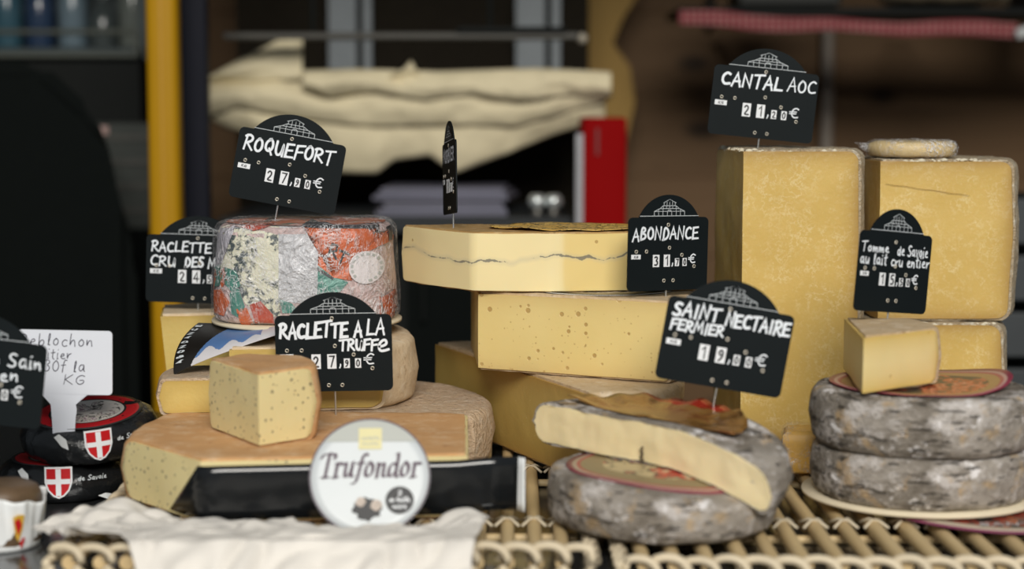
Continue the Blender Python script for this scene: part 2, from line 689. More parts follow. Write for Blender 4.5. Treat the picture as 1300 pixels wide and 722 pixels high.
# ------------------------------------------------------------------ materials
M = {}
M['board'] = plain('slate_plastic', (.0068, .0100, .0112), .55, spec=.12, var=.15, scale=25)
M['white_pen'] = plain('white_pen', (.80, .84, .88), .5, var=.06, scale=300)
M['white_tile'] = plain('white_tile', (.82, .84, .86), .4, var=.03)
M['print_white'] = plain('white_print', (.62, .66, .68), .5, var=.05)
M['black_print'] = plain('black_print', (.012, .012, .014), .5)
M['brass'] = plain('brass_eyelet', (.78, .72, .60), .35, metal=.5)
M['steel'] = plain('steel_pin', (.62, .63, .62), .25, metal=.8)
M['p_truffle'] = paste('truffle_raclette_paste', (.74, .61, .29), (.84, .72, .39), flecks=(.12, .095, .07), fleck_scale=190, fleck_cut=.22, fleck_dens=.75)
M['p_raclette'] = paste('raclette_paste', (.62, .45, .12), (.72, .55, .19), edge=((.48, .31, .07), .7))
M['p_abondance'] = paste('abondance_paste', (.76, .58, .22), (.82, .66, .29), edge=((.60, .42, .17), .6), flecks=(.50, .32, .11), fleck_scale=300, fleck_cut=.22, fleck_dens=.22, holes=(120, .30, .26, (.42, .25, .07)))
M['p_beaufort'] = paste('mountain_cheese_paste', (.46, .32, .085), (.56, .40, .12), edge=((.40, .22, .05), .7), flecks=(.8, .7, .42), fleck_scale=260, fleck_cut=.1, fleck_dens=.2)
M['p_cantal'] = paste('cantal_paste', (.60, .395, .10), (.71, .50, .15), edge=((.34, .19, .045), .75), veins=(.93, .82, .52))
M['p_nectaire'] = paste('nectaire_paste', (.82, .66, .36), (.88, .74, .46), holes=(60, .1, .2, (.6, .42, .18)))
M['p_tomme'] = paste('tomme_paste', (.80, .63, .28), (.88, .72, .38), edge=((.66, .44, .10), .8), holes=(70, .16, .3, (.62, .42, .14)))
M['r_truffle'] = rind('truffle_raclette_rind', (.52, .27, .11), (.68, .41, .20), (.80, .62, .42), (.42, .21, .09), sc=16, pale_amt=.5, bump=.45)
M['r_raclette'] = rind('raclette_rind', (.62, .47, .30), (.74, .60, .42), (.80, .72, .58), (.42, .29, .17), sc=26, pale_amt=.5)
M['r_wheel'] = rind('raclette_wheel_rind', (.62, .44, .28), (.76, .58, .41), (.84, .72, .58), (.32, .21, .13), sc=34, pale_amt=.7, bump=1.0, dist=.007)
M['r_abondance'] = rind('abondance_rind', (.50, .36, .20), (.66, .50, .32), (.76, .66, .52), (.30, .19, .1), sc=30, pale_amt=.5)
M['r_cantal'] = rind('cantal_crust', (.42, .32, .20), (.58, .47, .32), (.80, .76, .64), (.22, .15, .09), sc=45, pale_amt=.85, bump=1, dist=.005)


def mould(name, base=(.20, .175, .145)):
    t = NT(name)
    m = t.map((1, 1, 1.5))
    a = t.noise(14, 6, .72, co=m)
    c = t.ramp(a, [(.32, (.07, .056, .044)), (.45, base), (.60, (.34, .305, .265))])
    w = t.noise(22, 6, .75, co=t.map((1, 1, 1.4), (2, 5, 1)))
    c = t.mix(t.math('MULTIPLY', t.ramp(w, [(.50, 0), (.60, 1)]), .85), c, (.56, .52, .49))
    w2 = t.noise(30, 5, .7, co=t.map((1, 1, 1.4), (9, 1, 6)))
    c = t.mix(t.math('MULTIPLY', t.ramp(w2, [(.57, 0), (.62, 1)]), .9), c, (.80, .77, .76))
    tn = t.noise(26, 4, .65, co=t.map((1, 1, 1), (7, 2, 4)))
    c = t.mix(t.math('MULTIPLY', t.ramp(tn, [(.57, 0), (.66, 1)]), .75), c, (.46, .32, .17))
    cr = t.noise(62, 3, .6, co=t.map((.5, .5, 3.0), (1, 9, 3)))
    pit = t.ramp(cr, [(.61, 0), (.66, 1)])
    c = t.mix(t.math('MULTIPLY', pit, .6), c, (.03, .025, .02))
    t.bump(t.math('SUBTRACT', t.math('ADD', a, w), t.math('MULTIPLY', pit, .7)), .9, .008)
    return t.fin(c, .85, spec=.15)


M['r_mould'] = mould('grey_mould_rind')
M['r_mould_light'] = mould('grey_brown_rind', (.22, .19, .155))


def morbier_mat():
    t = NT('ash_line_paste')
    c = t.mix(t.noise(12, 4), (.80, .63, .27), (.86, .71, .36))
    x, y, z = t.sep()
    wav = t.math('MULTIPLY', t.math('SUBTRACT', t.noise(1, 3, .55, co=t.map((16, 3, .5))), .5), .034)
    k = t.math('ABSOLUTE', t.math('SUBTRACT', z, t.math('ADD', wav, .0345)))
    grain = t.noise(300, 3, .7)
    thick = t.math('MULTIPLY', t.ramp(t.noise(1, 3, .6, co=t.map((38, 4, 8))), [(.42, .0), (.72, 1)]), .0026)
    line = t.math('LESS_THAN', t.math('ADD', k, t.math('MULTIPLY', grain, .0034)), t.math('ADD', thick, .0012))
    halo = t.ramp(t.math('MULTIPLY', k, 100), [(.05, 1), (.5, 0)])
    fresh = t.ramp(t.math('ADD', x, t.math('MULTIPLY', t.noise(30, 2), .006)), [(.014, 0), (.020, 1)])
    c = t.mix(fresh, t.mix(.55, c, (.90, .78, .46)), t.mix(.5, c, (.78, .56, .17)))
    c = t.mix(t.math('MULTIPLY', halo, .35), c, (.50, .46, .33))
    c = t.mix(t.math('MULTIPLY', line, .75), c, (.10, .105, .10))
    vc = t.voro(60, out='Color')
    pick = t.math('GREATER_THAN', t.sep(vc)[0], .9)
    eye = t.math('MULTIPLY', t.math('LESS_THAN', t.voro(60), .11), pick)
    c = t.mix(t.math('MULTIPLY', eye, .8), c, (.45, .28, .08))
    t.bump(t.math('SUBTRACT', 0, t.math('ADD', eye, line)), .3, .002)
    return t.fin(c, .4, sss=.12)


M['p_morbier'] = morbier_mat()
M['r_morbier'] = rind('morbier_rind', (.36, .21, .08), (.54, .35, .14), (.72, .58, .38), (.2, .12, .05), sc=40, pale_amt=.4)


def blue_mat():
    t = NT('blue_veined_paste')
    c = t.mix(t.noise(25, 4), (.60, .58, .44), (.76, .74, .60))
    v = t.noise(30, 5, .7, co=t.warp(40, .03))
    g = t.noise(110, 3, .6)
    msk = t.math('MULTIPLY', t.ramp(v, [(.46, 0), (.52, 1)]), t.ramp(g, [(.44, 0), (.53, 1)]))
    c = t.mix(msk, c, (.030, .05, .052))
    t.bump(t.noise(80, 5, .7), .6, .004)
    return t.fin(c, .35, sss=.1)


M['p_blue'] = blue_mat()


def foil_mat(name, col, rough=.25, metal=.9, scale=60, b=1):
    t = NT(name)
    w = t.warp(22, .05)
    v = t.voro(scale, 'F1', co=w)
    h = t.math('ADD', t.math('MULTIPLY', t.noise(scale * .9, 5, .65, co=w), 1.2), t.math('MULTIPLY', v, .8))
    t.bump(h, b, .004)
    c = t.mix(t.noise(35, 3), tuple(x * .75 for x in col), col)
    return t.fin(c, rough, metal)


M['foil'] = foil_mat('silver_foil', (.80, .80, .83), .35, .25, scale=130)
M['foil_pink'] = foil_mat('pinkish_foil', (.70, .52, .50), .4, .1, scale=120)
M['orange_paper'] = foil_mat('orange_print_foil', (.62, .115, .018), .4, .1, b=.5)
M['red_paper'] = foil_mat('red_print_foil', (.52, .07, .03), .35, .1, b=.5)
M['green_paper'] = foil_mat('green_print_foil', (.06, .24, .19), .35, .1, b=.5)
M['film'] = film('cling_film', amount=.80, scale=120)
M['film_light'] = film('cling_film_thin', amount=.6, scale=150)
M['card'] = plain('pale_card', (.74, .64, .46), .7)
M['butcher'] = plain('butcher_paper', (.74, .70, .64), .7, var=.08, scale=12, bump=.15)
M['black_gloss'] = plain('black_gloss_label', (.008, .009, .010), .16, var=.2)
M['white_paper'] = plain('white_paper', (.80, .82, .82), .5, var=.04)
M['label_white'] = plain('label_white', (.60, .635, .65), .35, var=.03)
M['label_grey'] = plain('label_grey', (.40, .415, .38), .4, var=.05)
M['label_gold'] = plain('label_gold', (.66, .60, .30), .4, var=.08)
M['plum'] = plain('plum_print', (.065, .03, .055), .5)
M['red_print'] = plain('red_print', (.52, .012, .016), .35)
M['black_wrap'] = foil_mat('black_wrapper', (.012, .013, .014), .22, 0, scale=35, b=.7)


def bamboo():
    t = NT('bamboo_slat')
    c = t.mix(t.noise(1, 4, .6, co=t.map((60, 6, 60))), (.50, .35, .16), (.70, .54, .30))
    t.bump(t.noise(1, 3, co=t.map((200, 20, 200))), .3, .001)
    return t.fin(c, .5)


M['bamboo'] = bamboo()
M['wicker'] = plain('wicker', (.64, .54, .38), .55, var=.22, scale=60, bump=.3)
M['raffia'] = plain('raffia', (.60, .52, .38), .6, var=.2)


def wood(name, a, b, grain=(2, 2, 30), knots=None):
    t = NT(name)
    n = t.noise(1, 5, .6, co=t.map(grain), dist=.6)
    c = t.mix(n, a, b)
    if knots:
        d = t.voro(1, co=t.map(knots))
        c = t.mix(t.ramp(d, [(.06, 1), (.16, 0)]), c, tuple(x * .25 for x in a))
    t.bump(n, .2, .002)
    return t.fin(c, .65, spec=.3)


M['wall_wood'] = wood('brown_planks', (.14, .078, .034), (.21, .125, .062), (1.5, 2, 22), (2.6, 1, 5))
M['ochre_ply'] = wood('ochre_plywood', (.36, .215, .05), (.46, .29, .085), (14, 2, 1.5))
M['dark'] = plain('dark_metal', (.007, .0085, .0078), .6, spec=.15)
M['black_cloth'] = plain('black_cloth', (.0045, .006, .0055), .9, spec=.1)
M['navy'] = plain('navy_plastic', (.004, .005, .012), .6, spec=.2)
M['yellow'] = plain('yellow_paint', (.46, .24, .003), .55, spec=.2, var=.12, scale=4)
M['grey_blue'] = plain('grey_blue_paint', (.18, .205, .22), .5)
M['grey_metal'] = plain('grey_metal', (.20, .19, .17), .4, metal=.4)
M['cream'] = plain('cream_paper', (.82, .72, .48), .75, var=.05, scale=8, bump=.2)
M['lilac'] = plain('pale_lilac_paper', (.15, .15, .20), .6, var=.2, scale=6)
M['red'] = plain('red_paint', (.27, .0025, .003), .7, spec=.05, var=.12, scale=5)
M['floor'] = plain('floor_concrete', (.06, .058, .055), .8, var=.25, scale=3)
M['counter'] = plain('brushed_steel', (.20, .205, .21), .22, metal=.9, var=.06, scale=4)
M['roof'] = plain('dark_awning', (.02, .022, .025), .8)

# ------------------------------------------------------------------ the setting


def structure(name, bm, m):
    o = obj(name, bm, m)
    o['kind'] = 'structure'
    return o


b = bmesh.new(); box(b, (0, 2.2, -.03), (5.6, 5.6, .06)); structure('floor', b, M['floor'])
b = bmesh.new()
box(b, (0, 4.66, 1.05), (4.6, .03, 2.10))
for k in range(10):
    box(b, (0, 4.63, .105 + k * .21), (4.6, .04, .209), bev=.002)
structure('wall_back', b, M['wall_wood'])
b = bmesh.new(); box(b, (-2.32, 3.5, 1.05), (.04, 2.3, 2.10)); structure('wall_left', b, M['roof'])
b = bmesh.new(); box(b, (2.32, 3.5, 1.05), (.04, 2.3, 2.10)); structure('wall_right', b, M['wall_wood'])
b = bmesh.new(); box(b, (0, 3.50, 2.12), (4.7, 2.4, .04)); structure('shading_ceiling', b, M['roof'])  # added out of view, height set to shade the back of the stall

# ------------------------------------------------------------------ counter and trays
ZC = -.024
ct = thing('market_counter', 'brushed steel counter top carrying the slatted trays of cheese', 'counter', (0, 1.76, -T))
b = bmesh.new(); box(b, (0, 0, T + ZC - .015), (2.3, 1.1, .03), bev=.004); obj('counter_top', b, M['counter'], ct, 40)
b = bmesh.new(); box(b, (0, -.5, (T + ZC - .03) / 2), (2.24, .02, T + ZC - .03)); obj('front_panel', b, M['roof'], ct)
for sx in (-1, 1):
    for sy in (-1, 1):
        b = bmesh.new(); box(b, (sx * 1.08, sy * .46, (T + ZC - .03) / 2), (.05, .05, T + ZC - .03)); obj('leg', b, M['grey_metal'], ct)


def braid(bm, p0, p1, zc, hgt=.013, per=.0245, r=.0037, low=0):
    """plaited edge: overlapping arches over two laid strands"""
    p0, p1 = Vector(p0), Vector(p1)
    L = (p1 - p0).length
    d = (p1 - p0) / L
    nrm = Vector((-d.y, d.x, 0))
    n = int(L / per)
    per = L / n
    for k in range(n):
        xc = (k + .5) * per
        pts = []
        hh = hgt + random.uniform(-.0012, .0012)
        w = per * random.uniform(.60, .68)
        for q in range(11):
            a = PI * q / 10
            x = min(max(xc - w * math.cos(a), .002), L - .002)
            pts.append(p0 + d * x + nrm * (.0042 * math.cos(a)) + Vector((0, 0, zc - .006 + hh * math.sin(a) ** .8)))
        tube(bm, pts, r * random.uniform(.92, 1.06), 8)
        if low:
            pts = [p0 + d * min(max(xc - per * .55 * math.cos(PI * q / 8), .002), L - .002) + nrm * (.0042 * -math.cos(PI * q / 8)) + Vector((0, 0, zc - .009 - low * math.sin(PI * q / 8))) for q in range(9)]
            tube(bm, pts, r * .95, 8)


def tray(label, x0, x1, y0, y1, zr, slat0, pitch):
    cx, cy = (x0 + x1) / 2, (y0 + y1) / 2
    r = thing('slatted_tray', label, 'tray', (cx, cy, ZC), 'slatted bamboo trays on the counter')
    X0, X1, Y0, Y1 = x0 - cx, x1 - cx, y0 - cy, y1 - cy
    b = bmesh.new()
    for q in range(2):
        z = -ZC + zr - .0125 - q * .016
        zl = -ZC - .0090
        if q == 0:
            braid(b, (X0, Y0, 0), (X1, Y0, 0), -ZC + zr - .0112, low=max(.001, min(.010, -ZC + zr - .0112 - .0145)))
            braid(b, (X1, Y1, 0), (X0, Y1, 0), zl, .009)
            braid(b, (X0, Y1, 0), (X0, Y0, 0), zl, .009)
            braid(b, (X1, Y0, 0), (X1, Y1, 0), zl, .009)
    obj('woven_rim', b, M['wicker'], r, 180)
    b = bmesh.new()
    x = slat0 - cx
    while x < X1 - .012:
        w = random.uniform(-.0015, .0015)
        rr = random.uniform(.0062, .0072)
        tube(b, [(x + w, Y0 + .006, -ZC - .0085), (x, 0, -ZC - .0085), (x - w, Y1 - .006, -ZC - .0085)], rr, 10)
        x += pitch
    obj('slats', b, M['bamboo'], r, 60)
    for yy in (.14, .38, .62):
        b = bmesh.new()
        tube(b, [(X0 + .01, Y0 + yy, .0045), (X1 - .01, Y0 + yy, .0045)], .0040, 8)
        obj('cross_bar', b, M['bamboo'], r, 60)
    for yy in (.14, .38, .62):
        b = bmesh.new()
        x = slat0 - cx
        while x < X1 - .012:
            for s in (-1, 1):
                tube(b, [(x - .011, Y0 + yy - s * .012, -ZC - .006), (x - .004, Y0 + yy - s * .005, -ZC - .0012), (x + .004, Y0 + yy + s * .005, -ZC - .0012), (x + .011, Y0 + yy + s * .012, -ZC - .006)], .0014, 6)
            x += pitch
        obj('binding', b, M['raffia'], r, 180)


tray('bamboo slat tray with a plaited rim under the sheet of crumpled paper', -.388, .069, 1.455, 2.19, .012, -.372, .0245)
tray('bamboo slat tray with a plaited rim carrying the two grey-rinded stacks', .093, .62, 1.447, 2.19, .003, .110, .0275)

# ------------------------------------------------------------------ cheeses
# large front half of truffle raclette
tr = cheese('truffle_raclette', 'big orange-rinded truffle cheese half wearing a black band with a round white label', 'cheese',
            [((-.277, 1.560), 'c'), ((-.042, 1.588), 'c'), ((-.048, 1.800), 'c'), ((-.352, 1.825), 'r', .06), ((-.371, 1.670), 'c')],
            .0015, .059, M['p_truffle'], M['r_truffle'], t=.0022, rnd=.011, bul=.004, amp=.0009, seed=2)
tcx, tcy = tr['cx'], tr['cy']


def band_pt(u, v):
    """u along the band, v up; follows the left cut face, the corner, the front face and runs free at the right"""
    path = [(-.316, 1.6035), (-.279, 1.5555), (-.274, 1.5555), (-.16, 1.5695), (-.042, 1.5835), (-.015, 1.585), (.004, 1.579), (.0115, 1.568)]
    L = [0]
    for a, c in zip(path, path[1:]):
        L.append(L[-1] + math.dist(a, c))
    s0 = L[1] * (.05 + .92 * v)
    s = s0 + (L[-1] - s0) * u
    for i in range(len(path) - 1):
        if s <= L[i + 1] + 1e-9:
            t = (s - L[i]) / (L[i + 1] - L[i])
            x = path[i][0] + (path[i + 1][0] - path[i][0]) * t
            y = path[i][1] + (path[i + 1][1] - path[i][1]) * t
            break
    z = .0045 + .0490 * v + max(0, x + .05) * .08
    return Vector((x - tcx, y - tcy - .0012, z))


o = obj('label_band', grid_surf(band_pt, 60, 6, lambda i, j: 1 if i >= 58 else 0), [M['black_gloss'], M['white_paper']], tr, 180)
solid(o, .0006)
tag(o, 'black glossy band')
RL = .0535
lean = math.radians(28)
lab = obj('round_label', (lambda bm: bm)(disc_bm(RL, 0, 64, 6)), [M['label_white']], tr, 180)
solid(lab, .0008, -1)
lab.location = (-.1255 - tcx, 1.540 - tcy, .0475)
lab.rotation_euler = (PI / 2 - lean, 0, math.radians(2))
tag(lab, 'round white label on the black band')
# printing on the round label (local x, y on the disc, z up off its face)


def on_disc(name, bm, m):
    for v in bm.verts:
        v.co = Vector((v.co.x, v.co.z, .0004 - v.co.y))
    return obj(name, bm, m, lab)


b = bmesh.new()
for k in range(64):
    pass
ribbon(b, [(RL * .985 * math.cos(2 * PI * k / 80), RL * .985 * math.sin(2 * PI * k / 80)) for k in range(81)], .0012, -.0001)
on_disc('border_ring', b, M['plum'])
b = bmesh.new()
vs = [b.verts.new((RL * .965 * math.cos(a), -.00005, RL * .965 * math.sin(a))) for a in [math.radians(38 + k * 104 / 24) for k in range(25)]]
b.faces.new(vs)
on_disc('grey_zone', b, M['label_grey'])
b = bmesh.new(); box(b, (0, -.0002, .0345), (.0205, .0003, .0195)); on_disc('gold_square', b, M['label_gold'])
b = bmesh.new()
for s in strokes('raclette', -.008, .008, .0335, .0035, .2, .02):
    ribbon(b, s, .0006, -.0005)
for s in strokes('truffe', -.007, .007, .0285, .003, .2, .02):
    ribbon(b, s, .0005, -.0005)
on_disc('square_lettering', b, M['label_grey'])
SER = {
    'T': ([[(.02, .84), (.08, 1), (.78, 1), (.76, .82)], [(.42, 1), (.38, 0)], [(.24, 0), (.54, 0)]], .72),
    'r': ([[(.02, .58), (.14, .62), (.14, 0)], [(.14, .42), (.3, .62), (.42, .56)], [(.04, 0), (.26, 0)]], .44),
    'u': ([[(.02, .6), (.12, .62), (.1, .12), (.2, 0), (.36, .1), (.46, .4)], [(.46, .62), (.45, .06), (.54, .04)]], .58),
    'f': ([[(.5, .96), (.4, 1.02), (.28, .9), (.2, .0), (.12, -.26), (-.02, -.26)], [(.06, .6), (.42, .6)]], .42),
    'o': ([[(.26, .62), (.08, .48), (.06, .14), (.24, 0), (.46, .14), (.46, .48), (.26, .62)]], .54),
    'n': ([[(.02, .58), (.12, .62), (.12, 0)], [(.12, .36), (.26, .58), (.4, .6), (.44, .46), (.43, .05), (.54, .03)]], .58),
    'd': ([[(.46, .5), (.28, .62), (.08, .48), (.06, .12), (.2, 0), (.36, .1), (.47, .3)], [(.38, 1), (.49, 1.02), (.47, .08), (.56, .02)]], .6),
}
b = bmesh.new()
word = 'Trufondor'
tw = sum(SER[c][1] for c in word) + .09 * 8
x = 0
kx = .088 / tw
for c in word:
    g, adv = SER[c]
    for s in g:
        if len(s) > 3 or c in 'uonfd' and len(s) > 2:
            s = chaikin(s)
        ribbon(b, [(-.0455 + (x + a + .22 * q) * kx, -.0010 + q * .0215) for a, q in s], .0034, -.0006, nib=math.radians(28))
        ribbon(b, [(-.0455 + (x + a + .22 * q) * kx, -.0010 + q * .0215) for a, q in s], .0011, -.0007)
    x += adv + .09
on_disc('brand_lettering', b, M['plum'])
b = bmesh.new()
vs = [b.verts.new((-.002 + r_ * math.cos(a) * 1.25, -.0003, -.030 + r_ * math.sin(a))) for a, r_ in
      [(2 * PI * k / 22, .0098 * (1 + .14 * math.sin(k * 2.3) + .08 * math.cos(k * 5.1))) for k in range(22)]]
b.faces.new(vs)
on_disc('truffle_picture', b, M['black_print'])
b = bmesh.new()
for (cx_, cz_, rr) in ((-.0075, -.0235, .0045), (.0062, -.0265, .0052)):
    vs = [b.verts.new((cx_ + rr * math.cos(2 * PI * k / 9) * (1 + .2 * math.sin(k * 3)), -.0005, cz_ + rr * math.sin(2 * PI * k / 9))) for k in range(9)]
    b.faces.new(vs)
on_disc('truffle_slice', b, plain('truffle_slice_beige', (.50, .42, .36), .6, var=.4, scale=300))
b = bmesh.new()
vs = [b.verts.new((.0265 + .0125 * math.cos(2 * PI * k / 36), -.0003, -.022 + .0125 * math.sin(2 * PI * k / 36))) for k in range(36)]
b.faces.new(vs)
on_disc('black_badge', b, M['black_print'])
b = bmesh.new()
for tx, w_, zz in (('2', .002, -.0175), ('de truffe', .009, -.0235), ('noire', .006, -.0295)):
    for s in strokes(tx, .0265 - w_, .0265 + w_, zz, .0042, .1, .02):
        ribbon(b, s, .0008, -.0006)
on_disc('badge_lettering', b, M['white_tile'])

# small truffle wedge on it
cheese('truffle_wedge', 'small upright wedge of black-flecked truffle cheese standing on the big truffle half', 'cheese',
       [((-.2325, 1.615), 'c'), ((-.187, 1.660), 'r', .10), ((-.205, 1.728), 'r', .08), ((-.262, 1.745), 'r', .05), ((-.294, 1.714), 'c')],
       .0605, .070, M['p_truffle'], M['r_truffle'], t=.0024, rnd=.006, bul=.004, amp=.0012, seed=9, ds=.005)

# big raclette wheel behind
whc = (-.215, 1.887)
R_ = .194
a0 = math.asin((1.804 - whc[1]) / R_)
a1 = PI - math.acos(.118 / R_)
wseg = [((-.333, 1.812), 'c'), ((-.058, 1.804), 'r'), ((whc[0] + R_ * math.cos(a0), 1.804), 'r')]
for k in range(1, 40):
    a = a0 + (a1 - a0) * k / 39
    wseg.append(((whc[0] + R_ * math.cos(a), whc[1] + R_ * math.sin(a)), 'r' if k < 39 else 'c'))
cheese('raclette_cheese', 'large cut raclette wheel with a rough tan rind lying behind the truffle half', 'cheese',
       wseg, .0005, .0575, M['p_raclette'], M['r_wheel'], t=.003, rnd=.011, bul=.003, amp=.001, rind_amp=.0014, seed=3)
# thick raclette block under the blue cheese
cheese('raclette_block', 'thick yellow raclette half with a beige rounded rind lying under the foil-wrapped blue cheese', 'cheese',
       [((-.290, 1.818), 'c'), ((-.1335, 1.838), 'r', .12), ((-.112, 1.960), 'r', .1), ((-.150, 2.045), 'r', .05), ((-.240, 2.065), 'c'), ((-.305, 2.03), 'c')],
       .0585, .068, M['p_raclette'], M['r_raclette'], t=.0028, rnd=.009, bul=.004, amp=.001, seed=4)
cheese('raclette_slab', 'low yellow raclette piece with a grey rind at the left end of the raclette pile', 'cheese',
       [((-.362, 1.800), 'c'), ((-.298, 1.806), 'c'), ((-.306, 1.90), 'c'), ((-.366, 1.89), 'r', .06)],
       .0585, .038, M['p_raclette'], M['r_wheel'], t=.0025, rnd=.006, amp=.0008, seed=6)
cheese('mountain_cheese_block', 'tall pale yellow cheese block behind the low raclette piece beside the yellow post', 'cheese',
       [((-.392, 2.035), 'c'), ((-.318, 2.05), 'c'), ((-.33, 2.16), 'r', .05), ((-.41, 2.14), 'c')],
       -.0005, .137, M['p_raclette'], M['r_raclette'], t=.003, rnd=.008, amp=.0008, seed=7, lean=(-.09, 0))

# cut wedge below the pile in the middle
cheese('beaufort_wedge', 'dark golden wedge at the bottom of the pile under the eyed yellow block', 'cheese',
       [((-.089, 2.11), 'c'), ((.077, 1.730), 'r', .02), ((.134, 1.740), 'r', .06), ((.172, 1.785), 'r', .06), ((.172, 1.97), 'r', .06), ((.10, 2.10), 'r', .05), ((.0, 2.14), 'c')],
       .0005, .093, M['p_beaufort'], M['r_abondance'], t=.003, rnd=.007, bul=-.003, amp=.001, seed=8)
ab = cheese('abondance_half', 'yellow cheese block full of small eyes lying directly under the ash-lined half', 'cheese',
            [((-.034, 1.878), 'c'), ((.162, 1.782), 'r', .08), ((.196, 1.92), 'r', .1), ((.11, 2.055), 'r', .05), ((-.046, 2.06), 'c')],
            .0945, .084, M['p_abondance'], M['r_abondance'], t=.0022, rnd=.005, bul=-.002, amp=.0008, seed=11)


def radial_label(name, rings, pic=None, R=1.0, rough=.35):
    t = NT(name)
    x, y, z = t.sep()
    d = t.math('SQRT', t.math('ADD', t.math('MULTIPLY', x, x), t.math('MULTIPLY', y, y)))
    d = t.math('DIVIDE', d, R)
    c = t.ramp(d, rings, 'CONSTANT')
    if pic:
        sc, cols, lim = pic
        n = t.noise(sc, 4, .6, co=t.warp(40, .02))
        c = t.mix(t.math('LESS_THAN', d, lim), c, t.ramp(n, cols, 'CONSTANT'))
    t.bump(t.noise(60, 3), .3, .002)
    return t.fin(c, rough)


def top_label(parent, name, x, y, z, r, mat, amp=.001, seed=0, ry=1.0, label=None, lift=None):
    def f(px, py):
        k = mnoise.noise(Vector((px * 30, py * 30, seed))) * amp + amp * .6
        if lift:
            k += lift(px, py)
        return k
    o = obj(name, disc_bm(r, 0, 48, 8, f, 1, ry), mat, parent, 180)
    solid(o, .0004)
    o.location = (x, y, z)
    if label:
        o['label'] = label
    return o


lm = radial_label('black_white_cheese_label', [(0, (.03, .026, .022)), (.62, (.42, .33, .2)), (.7, (.035, .03, .025)), (.86, (.66, .62, .56)), (.92, (.03, .026, .022))],
                  (70, [(0, (.03, .026, .022)), (.52, (.6, .55, .48)), (.6, (.03, .026, .022))], .62), R=.086)
top_label(ab, 'paper_label', .098 - ab['cx'], 1.908 - ab['cy'], .0843, .080, lm, .0004, 3, label='black and white paper label on top')

mb = cheese('morbier_half', 'half wheel of pale cheese with a dark ash line through its cut face', 'cheese',
            [((-.121, 1.985), 'c', .026), ((-.040, 1.866), 'c'), ((.040, 1.860), 'c'), ((.200, 1.880), 'r', .10),
             ((.195, 1.945), 'r', .08), ((.10, 1.990), 'r', .02), ((-.06, 2.005), 'r', .04)],
            .1792, .0635, M['p_morbier'], M['r_morbier'], t=.0016, rnd=.005, bul=.004, amp=.001, seed=12)
lm = radial_label('orange_cheese_label', [(0, (.62, .36, .08)), (.75, (.62, .36, .08)), (.8, (.04, .03, .02)), (.86, (.60, .36, .1))],
                  (42, [(0, (.74, .44, .09)), (.46, (.035, .026, .02)), (.49, (.80, .52, .14)), (.57, (.05, .035, .025)), (.60, (.78, .50, .16))], .95), R=.1)
top_label(mb, 'paper_label', .065 - mb['cx'], 1.928 - mb['cy'], .0636, .090, lm, .0030, 5, ry=.66, label='orange and black printed paper label on top')

# cantal blocks
cheese('cantal_block', 'tallest golden cheese block standing on the tray with pale crackle and a crusty top', 'cheese',
       [((.257, 1.958), 'c'), ((.386, 1.965), 'r', .08), ((.395, 2.09), 'r', .06), ((.33, 2.15), 'r', .04), ((.246, 2.125), 'c')],
       .0005, .327, M['p_cantal'], M['r_cantal'], t=.0024, rnd=.012, bul=.003, amp=.0014, rind_amp=.0016, seed=14)
cheese('cantal_base_piece', 'golden cheese piece lying beneath the second tall block behind the grey wheels', 'cheese',
       [((.404, 1.985), 'c'), ((.555, 1.988), 'r', .08), ((.57, 2.10), 'r', .06), ((.51, 2.17), 'r', .04), ((.404, 2.15), 'c')],
       .0005, .131, M['p_cantal'], M['r_cantal'], t=.0024, rnd=.014, bul=.003, amp=.0012, rind_amp=.0016, seed=15)
cheese('cantal_block', 'golden cheese block with a thin crack set on another piece under the small wrapped cheese', 'cheese',
       [((.417, 2.0), 'c'), ((.566, 2.0), 'r', .08), ((.585, 2.10), 'r', .06), ((.52, 2.18), 'r', .04), ((.412, 2.16), 'c')],
       .1325, .183, M['p_cantal'], M['r_cantal'], t=.0024, rnd=.012, bul=.003, amp=.0012, rind_amp=.0016, seed=16)

bm = bmesh.new()
kr = bpy.data.objects['cantal_block.001']
ribbon(bm, [(p.x - kr['cx'], p.z - .1325) for p in [P(1124 + 106 * k / 9, 233 + 15 * k / 9 + .5 * math.sin(k * 2.1), 1.998) for k in range(10)]], .0005, 1.9955 - kr['cy'])
obj('crack', bm, plain('crack_brown', (.30, .17, .04), .7), kr)


def crumbs(name, a, c_, z, n, sd):
    """whitish crumbly crust along the upper front edge"""
    o = bpy.data.objects[name]
    rnd_ = random.Random(sd)
    bm = bmesh.new()
    for k in range(n):
        t = (k + rnd_.random()) / n
        r = rnd_.uniform(.0012, .0030)
        m = Matrix.Translation((a[0] + (c_[0] - a[0]) * t - o['cx'], a[1] + (c_[1] - a[1]) * t - o['cy'] + rnd_.uniform(.0, .004), z - rnd_.uniform(.0005, .004))) @ Matrix.Diagonal((rnd_.uniform(1, 1.9), .8, rnd_.uniform(.6, 1), 1))
        bmesh.ops.create_icosphere(bm, subdivisions=1, radius=r, matrix=m)
    co = obj('crust_crumbs', bm, plain('pale_crust', (.66, .60, .46), .85, var=.3, scale=80), o, 180)
    co['kind'] = 'stuff'


crumbs('cantal_block', (.259, 1.958), (.372, 1.9645), .327, 46, 3)
crumbs('cantal_block', (.248, 2.115), (.2565, 1.962), .327, 26, 8)
crumbs('cantal_block.001', (.420, 2.0), (.552, 2.0), .183, 44, 4)
crumbs('cantal_base_piece', (.408, 1.985), (.545, 1.988), .131, 40, 5)

